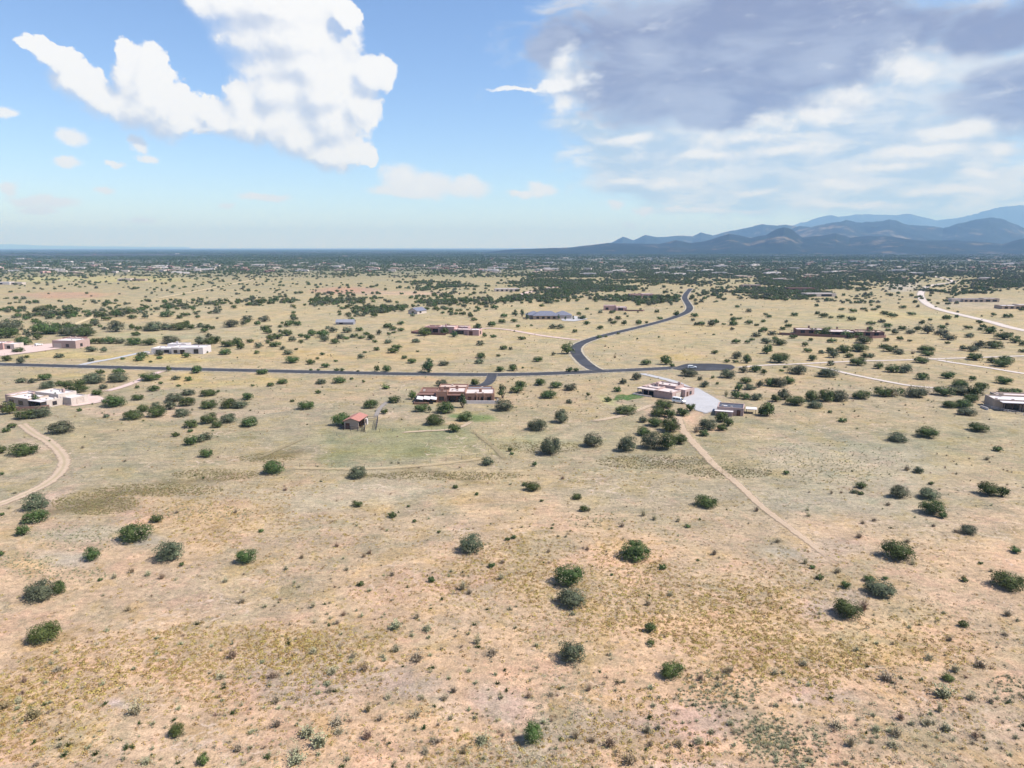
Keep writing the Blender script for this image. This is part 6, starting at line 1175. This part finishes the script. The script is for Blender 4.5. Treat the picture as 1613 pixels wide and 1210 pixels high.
def name_all(items, noun):
    seats = {}
    for i, t in enumerate(items):
        x, y = t[0], t[1] - t[3] / 2
        best = min(MARKS, key=lambda m_: math.hypot((x - m_[1]), (y - m_[2]) * 1.6))
        dx, dy = x - best[1], y - best[2]
        side = ('right of' if dx > 0 else 'left of') if abs(dx) > abs(dy) * 1.2 else ('in front of' if dy > 0 else 'behind')
        seats.setdefault((best[0], side), []).append((math.hypot(dx, dy), i))
    out = {}
    for (m_, side), L in seats.items():
        for r_, (_, i) in enumerate(sorted(L)):
            out[i] = f'{noun(items[i])}, {ORD[r_]} one {side} the {m_}'
    return out
LOOK = {'j': 'dark green', 'g': 'grey-green', 'o': 'bright green', 't': 'leafy green', 's': 'grey twiggy', 'b': 'brown twiggy', 'p': 'pale sage', 'y': 'yellowish'}
def jnoun(t):
    q = t[2] / t[3]
    return f"{LOOK[t[4]]} {'spreading' if q > 1.75 else 'upright' if q < 1.12 else 'rounded'} juniper"
LBL = name_all(SINGLE, jnoun)
for i, t in enumerate(SINGLE):
    c, W_, H_ = fit(*t[:4])
    e = bpy.data.objects.new('juniper_tree', None); COL.objects.link(e)
    e.location = c; e.rotation_euler = (0, 0, random.uniform(0, 6.28)); e.scale = (W_, W_ * random.uniform(.85, 1.1), H_ / .80)
    tag(e, LBL[i], 'juniper', 'junipers dotted over the dry plain')
    lod = 'hi' if t[2] > 22 else 'mid' if t[2] > 10 else 'lo'
    link('crown', CROWN[t[4], lod][i % NV], e); link('trunk', TRUNK[i % 4], e)
LBL = name_all(LEAFY, lambda t: 'slim leafy garden tree')
for i, t in enumerate(LEAFY):
    c, W_, H_ = fit(*t[:4])
    e = bpy.data.objects.new('garden_tree', None); COL.objects.link(e)
    e.location = c; e.rotation_euler = (0, 0, random.uniform(0, 6.28)); e.scale = (W_, W_, H_ * 1.02)
    tag(e, LBL[i], 'tree', 'leafy trees near the houses')
    link('crown', CROWN['t', 'hi' if t[2] > 20 else 'mid'][i % NV], e); link('trunk', TRUNK[i % 4], e)
LBL = name_all(shrubs, lambda t: LOOK[t[4]] + ' low shrub')
for i, t in enumerate(shrubs):
    c, W_, H_ = fit(*t[:4])
    e = link('desert_shrub', SHRUB[t[4]][i % 5], None, c, random.uniform(0, 6.28)); e.scale = (W_ * 1.05, W_ * 1.05, max(H_ / .66, W_ * .75))
    tag(e, LBL[i], 'shrub', 'low shrubs on the bare ground')

# ---- scattered growth nobody could count: points that carry shared small meshes
SRC = {}
def scatter(name, pts, scl, idx, meshes, label, cat):
    pts = np.asarray(pts, np.float32); n = len(pts)
    me = bpy.data.meshes.new(name); me.vertices.add(n); me.vertices.foreach_set('co', pts.ravel())
    me.attributes.new('scl', 'FLOAT_VECTOR', 'POINT').data.foreach_set('vector', np.asarray(scl, np.float32).ravel())
    me.attributes.new('rot', 'FLOAT', 'POINT').data.foreach_set('value', (rng.random(n) * 6.283).astype(np.float32))
    me.attributes.new('idx', 'INT', 'POINT').data.foreach_set('value', np.asarray(idx, np.int32))
    o = link(name, me)
    gn = bpy.data.node_groups.new(name, 'GeometryNodeTree')
    gn.interface.new_socket('Geometry', in_out='INPUT', socket_type='NodeSocketGeometry'); gn.interface.new_socket('Geometry', in_out='OUTPUT', socket_type='NodeSocketGeometry')
    nd = gn.nodes; gi = nd.new('NodeGroupInput'); go = nd.new('NodeGroupOutput')
    iop = nd.new('GeometryNodeInstanceOnPoints'); iop.inputs['Pick Instance'].default_value = True
    g2i = nd.new('GeometryNodeGeometryToInstance')
    for m_ in meshes[::-1]:
        so = bpy.data.objects.new('source_' + name, m_)
        oi = nd.new('GeometryNodeObjectInfo'); oi.inputs['Object'].default_value = so
        gn.links.new(oi.outputs['Geometry'], g2i.inputs[0])
    def att(nm, ty):
        a = nd.new('GeometryNodeInputNamedAttribute'); a.data_type = ty; a.inputs['Name'].default_value = nm; return a.outputs['Attribute']
    cx = nd.new('ShaderNodeCombineXYZ'); gn.links.new(att('rot', 'FLOAT'), cx.inputs[2])
    gn.links.new(gi.outputs[0], iop.inputs['Points']); gn.links.new(g2i.outputs[0], iop.inputs['Instance'])
    gn.links.new(att('idx', 'INT'), iop.inputs['Instance Index']); gn.links.new(cx.outputs[0], iop.inputs['Rotation']); gn.links.new(att('scl', 'FLOAT_VECTOR'), iop.inputs['Scale'])
    gn.links.new(iop.outputs[0], go.inputs[0])
    md = o.modifiers.new('scatter', 'NODES'); md.node_group = gn
    return tag(o, label, cat, kind='stuff')

def free_of_roads(x, y):
    """keep growth off the roads, yards and houses"""
    ok = np.ones(len(x), bool)
    px, py = project_flat(x, y)
    for L, w in ((MAIN, 6), (CURVE, 6)):
        S = smooth_line(L)
        G = np.array([ground(a, b)[:2] for a, b in S])
        for a, b in zip(G[:-1], G[1:]):
            d = b - a; t = np.clip(((x - a[0]) * d[0] + (y - a[1]) * d[1]) / (d @ d), 0, 1)
            ok &= np.hypot(x - a[0] - t * d[0], y - a[1] - t * d[1]) > w
    for x0, x1, y0, y1 in ((650, 790, 608, 640), (1000, 1135, 602, 652), (1126, 1195, 630, 658), (0, 95, 606, 652), (232, 320, 538, 560), (835, 910, 486, 506), (1060, 1160, 570, 588), (655, 750, 505, 530), (1252, 1380, 508, 536), (945, 990, 476, 492), (1552, 1640, 625, 655), (76, 125, 532, 552), (640, 672, 484, 498), (525, 552, 502, 514), (540, 600, 655, 684), (1510, 1640, 464, 490)):
        ok &= ~((px > x0) & (px < x1) & (py > y0) & (py < y1))
    return ok

# remaining junipers of the middle distance and the woodland beyond
lo = [CROWN[k, 'lo'][v] for k, v in (('j', 0), ('j', 1), ('g', 2), ('g', 3), ('o', 4), ('j', 5))]
pts, scl, idx = [], [], []
for t in REST:
    c, W_, H_ = fit(*t[:4]); pts.append(c[:]); scl.append((W_, W_, H_ / .8)); idx.append(random.choice((0, 1, 5)) if t[4] == 'j' else random.choice((2, 3)) if t[4] == 'g' else 4)
GROVES = [(539, 474, 66, 15, 2.2), (573, 496, 56, 12, 2.6), (462, 509, 34, 13, 2.0), (623, 489, 42, 9, 2.6), (697, 474, 80, 8, 2.2), (710, 491, 42, 9, 2.4), (772, 484, 34, 10, 2.2), (677, 450, 55, 7, 2.6), (450, 522, 30, 10, 1.5),
    (948, 452, 66, 8, 2.8), (900, 462, 60, 5, 2.0), (850, 471, 56, 7, 2.4), (1048, 442, 56, 8, 2.6), (1147, 459, 56, 7, 2.2), (825, 476, 34, 6, 2.2), (1000, 472, 90, 5, 1.8), (900, 434, 120, 6, 2.0), (1000, 430, 140, 6, 2.4), (860, 445, 60, 8, 1.6),
    (173, 491, 104, 10, 1.4), (285, 486, 50, 10, 1.6), (74, 521, 90, 8, 1.8), (60, 491, 66, 10, 1.6), (350, 478, 60, 9, 1.4), (420, 474, 24, 8, 1.6), (1277, 443, 80, 16, 1.8), (1250, 458, 66, 8, 2.0), (1379, 440, 84, 15, 1.6), (1533, 453, 64, 10, 1.9), (1120, 432, 110, 10, 1.8),
    (1420, 426, 240, 8, 2.4), (1200, 428, 160, 8, 2.0), (1330, 470, 90, 8, .9), (1590, 440, 60, 14, 1.8), (1210, 470, 60, 6, 1.3)]
def tree_density(px, py, x, y):
    gx = px + (fbm(x / 45, y / 45, 131, 3) - .5) * 110; gy = py + (fbm(x / 45, y / 45, 137, 3) - .5) * 16
    left = sstep(px, 860, 1000)
    d = np.interp(py, [398, 408, 425, 434, 440, 452, 470, 500, 540, 590], [8, 6, 4.5, 3.4, 1.1, .85, .85, .80, .25, .0]) * 1.0
    d = d + left * np.interp(py, [405, 425, 445, 462, 480, 520], [0, 1.2, 1.5, .9, .30, 0])
    for cx, cy, rx, ry, w in GROVES:
        q = np.hypot((gx - cx) / rx, (gy - cy) / ry); d = d + 11.0 * w * (1 - sstep(q, .55, 1.1))
    clear = (px > 560) & (px < 1090) & (py > 500) | (px > 440) & (px < 820) & (py > 438) & (py < 444)
    return np.where(clear, d * .15, d)
N0 = 420000
D_ = 1 / (rng.random(N0) * (1 / 260 - 1 / 3300) + 1 / 3300)          # uniform in 1/distance keeps the picture evenly covered
keep = rng.random(N0) < (D_ / 3300) ** 1.0 * 1.0
A_ = rng.uniform(-.82, .82, N0)
x, y = D_ * np.tan(A_), D_
px, py = project_flat(x, y)
want = tree_density(px, py, x, y) * (0.25 + 1.4 * sstep(fbm(x / 85, y / 85, 91, 3), .38, .60))
# trees per 1000 m2 wanted against the sampling density
samp = N0 / (1.64 * (1 / 260 - 1 / 3300)) / (D_ ** 3) * np.cos(A_) ** 2 * 1000
acc = rng.random(N0) < want / np.maximum(samp, 1e-9)
acc &= free_of_roads(x, y) & (py < 545)
x, y = x[acc], y[acc]
print('woodland trees', len(x))
wv = rng.uniform(3.6, 7.6, len(x)) * np.where(rng.random(len(x)) < .25, .5, 1); hv_ = wv * rng.uniform(.55, .85, len(x))
pts = np.concatenate([np.array(pts), np.column_stack([x, y, height(x, y)])]); scl = np.concatenate([np.array(scl), np.column_stack([wv, wv, hv_ / .8])]); idx = np.concatenate([idx, rng.choice([0, 1, 2, 3, 5, 4], len(x), p=[.24, .24, .18, .16, .16, .02])])
scatter('juniper_woodland', pts, scl, idx, lo, 'scattered small junipers thickening into woodland on the far plain', 'woodland')

# far forest: crowns packed into a dark belt that stands in for cloud shadow
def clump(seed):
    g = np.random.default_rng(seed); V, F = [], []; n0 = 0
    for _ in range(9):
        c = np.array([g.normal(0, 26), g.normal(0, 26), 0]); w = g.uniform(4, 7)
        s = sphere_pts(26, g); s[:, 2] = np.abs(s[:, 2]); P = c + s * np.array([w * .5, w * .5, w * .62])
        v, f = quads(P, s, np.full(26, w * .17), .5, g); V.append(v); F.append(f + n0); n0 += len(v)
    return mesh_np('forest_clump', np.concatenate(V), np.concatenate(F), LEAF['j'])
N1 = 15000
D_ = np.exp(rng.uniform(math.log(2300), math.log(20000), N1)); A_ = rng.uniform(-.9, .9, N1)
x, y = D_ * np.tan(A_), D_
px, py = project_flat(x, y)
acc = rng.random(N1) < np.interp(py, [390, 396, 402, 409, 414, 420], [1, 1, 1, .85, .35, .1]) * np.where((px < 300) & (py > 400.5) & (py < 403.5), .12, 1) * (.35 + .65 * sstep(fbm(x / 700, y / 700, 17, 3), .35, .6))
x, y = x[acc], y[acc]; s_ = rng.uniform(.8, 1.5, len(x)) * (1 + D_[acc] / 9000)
scatter('far_forest', np.column_stack([x, y, height(x, y) - .3]), np.column_stack([s_, s_, np.minimum(s_, 1.6)]), rng.integers(0, 3, len(x)), [clump(k) for k in (1, 2, 3)], 'dark forest belt standing in for a cloud shadow along the horizon', 'forest')

# tufts on the near ground
def tuft(mat, n, seed, up=.9, w=.10):
    g = np.random.default_rng(seed)
    s = sphere_pts(n, g); s[:, 2] = np.abs(s[:, 2]) * up + .1
    P = s * np.array([.42, .42, .40]); 
    V, F = quads(P, s + np.array([0, 0, .3]), np.full(n, w * 1.5), .6, g)
    V[:, 2] = np.maximum(V[:, 2], 0)
    return mesh_np('tuft', V, F, mat)
GOLD = leaf_mat('snakeweed', (0.20, 0.135, 0.045), (0.46, 0.33, 0.115), .2)
STRAWM = leaf_mat('dry_grass', (0.25, 0.205, 0.13), (0.46, 0.39, 0.25), .18)
SAGEM = leaf_mat('grey_grass', (0.155, 0.145, 0.105), (0.29, 0.27, 0.195), .18)
def near_points(n, dmin, dmax):
    D = 1 / (rng.random(n) * (1 / dmin - 1 / dmax) + 1 / dmax); A = rng.uniform(-.80, .80, n)
    return D * np.tan(A), D
x, y = near_points(190000, 56, 520)
g = gold_field(x, y); px, py = project_flat(x, y)
acc = (rng.random(len(x)) < np.clip(g * 1.05, 0, 1) ** 1.3 + .03) & free_of_roads(x, y)
x, y = x[acc], y[acc]; s_ = rng.uniform(.30, .75, len(x)) * (.75 + .5 * fbm(x / 12, y / 12, 5, 2))
print('snakeweed', len(x))
scatter('snakeweed', np.column_stack([x, y, height(x, y) - .03]), np.column_stack([s_ * 1.15, s_ * 1.15, s_ * .85]), rng.integers(0, 4, len(x)), [tuft(GOLD, 16, k) for k in range(4)], 'small golden snakeweed tufts spread over the sandy foreground', 'ground cover')
x, y = near_points(110000, 56, 700)
g = grey_field(x, y); acc = (rng.random(len(x)) < .10 + .55 * g) & free_of_roads(x, y)
x, y = x[acc], y[acc]; s_ = rng.uniform(.2, .6, len(x))
scatter('dry_grass', np.column_stack([x, y, height(x, y) - .03]), np.column_stack([s_ * 1.3, s_ * 1.3, s_ * .7]), rng.integers(0, 4, len(x)), [tuft(SAGEM, 12, 11), tuft(SAGEM, 12, 12), tuft(STRAWM, 12, 13), tuft(STRAWM, 12, 14)], 'dry grey and straw grass tufts over the near plain', 'ground cover')
x, y = near_points(30000, 60, 1500)
px, py = project_flat(x, y)
acc = (rng.random(len(x)) < np.where(y < 260, .015, .25) + np.where(y < 260, .10, .45) * sstep(fbm(x / 40, y / 40, 61, 3), .45, .6) + .10 * sstep(py, 1000, 1100)) & free_of_roads(x, y)
x, y = x[acc], y[acc]; s_ = rng.uniform(.5, 1.25, len(x)) ** 1.3 * (1 + np.clip(y / 700, 0, 1) * .6)
print('small shrubs', len(x))
scatter('low_scrub', np.column_stack([x, y, height(x, y) - .03]), np.column_stack([s_, s_, s_ * .9]), rng.choice(6, len(x), p=[.22, .2, .2, .14, .14, .10]),
        [shrub('scrub', LEAF[k], 40, 800 + i, k in 'sb') for i, k in enumerate(('s', 's', 'b', 'p', 'p', 'j'))], 'tiny grey and olive scrub bushes dotted over the plain', 'scrub')
# sage flats and weedy patches with thicker growth
for nm, lab, spots, mats, n, sz in (
    ('sagebrush', 'low blue-grey sagebrush on the left and lower right foreground', [(130, 848, 70, 18), (40, 888, 40, 16), (100, 905, 60, 14), (320, 808, 70, 14), (1240, 1175, 60, 30), (1200, 1150, 40, 25), (940, 820, 40, 10), (1130, 1090, 60, 30), (1590, 1080, 30, 15), (1300, 730, 120, 30), (1120, 735, 60, 12)], 'p', 2600, (.35, .8)),
    ('wash_weeds', 'olive-brown weedy growth along the shallow wash at left and centre right', [(150, 793, 60, 16), (250, 772, 90, 9), (340, 748, 60, 8), (420, 722, 40, 6), (1150, 745, 60, 8), (1030, 728, 80, 10), (700, 750, 110, 6), (850, 705, 60, 8)], 'y', 6500, (.3, .8))):
    xs, ys = [], []
    tot = sum(q[2] * q[3] for q in spots)
    for cx, cy, rx, ry in spots:
        for _ in range(int(n * rx * ry / tot)):
            r_, t = random.random() ** .6 * 1.15, random.uniform(0, 6.283); p = ground(cx + rx * r_ * math.cos(t), cy + ry * r_ * math.sin(t)); xs.append(p.x); ys.append(p.y)
    xs, ys = np.array(xs), np.array(ys); s_ = rng.uniform(sz[0], sz[1], len(xs))
    scatter(nm, np.column_stack([xs, ys, height(xs, ys) - .03]), np.column_stack([s_, s_, s_ * .8]), rng.integers(0, 3, len(xs)), [shrub(nm, LEAF[mats], 30, 900 + k, False) for k in range(3)], lab, 'ground cover')
lx, ly = [], []
for _ in range(5000):
    t = random.uniform(0, 6.283); r_ = math.sqrt(random.random()) * (.8 + .28 * math.sin(2 * t + 1) + .16 * math.sin(5 * t)) * random.uniform(.85, 1.15); p = ground(988 + 21 * r_ * math.cos(t) , 626 + 6.5 * r_ * math.sin(t) - 2.5 * r_ * math.cos(t)); lx.append(p.x); ly.append(p.y)
lx, ly = np.array(lx), np.array(ly)
LAWN = leaf_mat('lawn_grass', (0.085, 0.155, 0.045), (0.15, 0.24, 0.08), .1)
scatter('lawn', np.column_stack([lx, ly, height(lx, ly)]), np.full((len(lx), 3), .35) * np.array([1.4, 1.4, .5]), rng.integers(0, 2, len(lx)), [tuft(LAWN, 8, 21), tuft(LAWN, 8, 22)], 'mown green lawn left of the pink stucco house', 'lawn')

# ------------------------------------------------------------------ houses of the far town
def town_house(seed, wall, roof):
    g = random.Random(seed); bm = bmesh.new(); x = 0
    for _ in range(g.randint(2, 4)):
        w, d, h_ = g.uniform(7, 13), g.uniform(8, 14), g.uniform(3.2, 5.2); y = g.uniform(-3, 3)
        add_box(bm, x, x + w, y, y + d, -2, h_, .2)
        add_box(bm, x + .4, x + w - .4, y + .4, y + d - .4, h_ - .1, h_ + .12)
        x += w * .85
    for v in bm.verts: v.co.x -= x / 2
    me = mesh_bm('town_house', bm, ST[wall]); me.materials.append(ST[roof]); me.materials.append(GLASS)
    zs = [p.center.z for p in me.polygons]
    for p in me.polygons:
        if p.normal.z > .9 and p.center.z > 2.5: p.material_index = 1
    return me
TOWN = [town_house(3 + k, w, r_) for k, (w, r_) in enumerate((('cream', 'r_white'), ('rose', 'r_pink'), ('tan', 'r_pink'), ('white', 'r_white'), ('brown', 'r_tan'), ('terra', 'r_pink')))]
KIND = ['cream', 'rosy', 'tan', 'white', 'brown', 'terracotta']
far_houses = []
made = 0; tries = 0
spots = []
random.seed(21)
while made < 290 and tries < 9000:
    tries += 1
    X = random.uniform(-40, 1650)
    if X < 860: Yp = random.triangular(411, 432, 424) if random.random() < .9 else random.uniform(400, 411)
    else: Yp = random.triangular(402, 452, 414)
    if X > 860 and Yp > 432 and random.random() < .5: continue
    q = (X, Yp * 3.2)
    if any(abs(q[0] - s[0]) < 7 and abs(q[1] - s[1]) < 4 for s in spots): continue
    spots.append(q)
    p = ground(X, Yp); k = random.choices(range(6), (30, 16, 22, 22, 6, 4))[0]
    e = link('town_house', TOWN[k], None, p, random.uniform(-.5, .5)); s_ = random.uniform(.72, 1.05) * (1 + p.y / 20000); e.scale = (s_, s_, s_)
    z = 'left' if X < 540 else 'middle' if X < 1075 else 'right'
    e['category'] = 'house'; e['group'] = f'{KIND[k]} houses of the far town'
    far_houses.append((k, X, e))
    made += 1
NTH = lambda n: f'{n}{"th" if 10 < n % 100 < 14 else {1: "st", 2: "nd", 3: "rd"}.get(n % 10, "th")}'
for k in range(6):
    for r_, (_, X, e) in enumerate(sorted((q for q in far_houses if q[0] == k), key=lambda q: q[1])):
        e['label'] = f'tiny {KIND[k]} house in the horizon town, {NTH(r_ + 1)} {KIND[k]} one from the left'
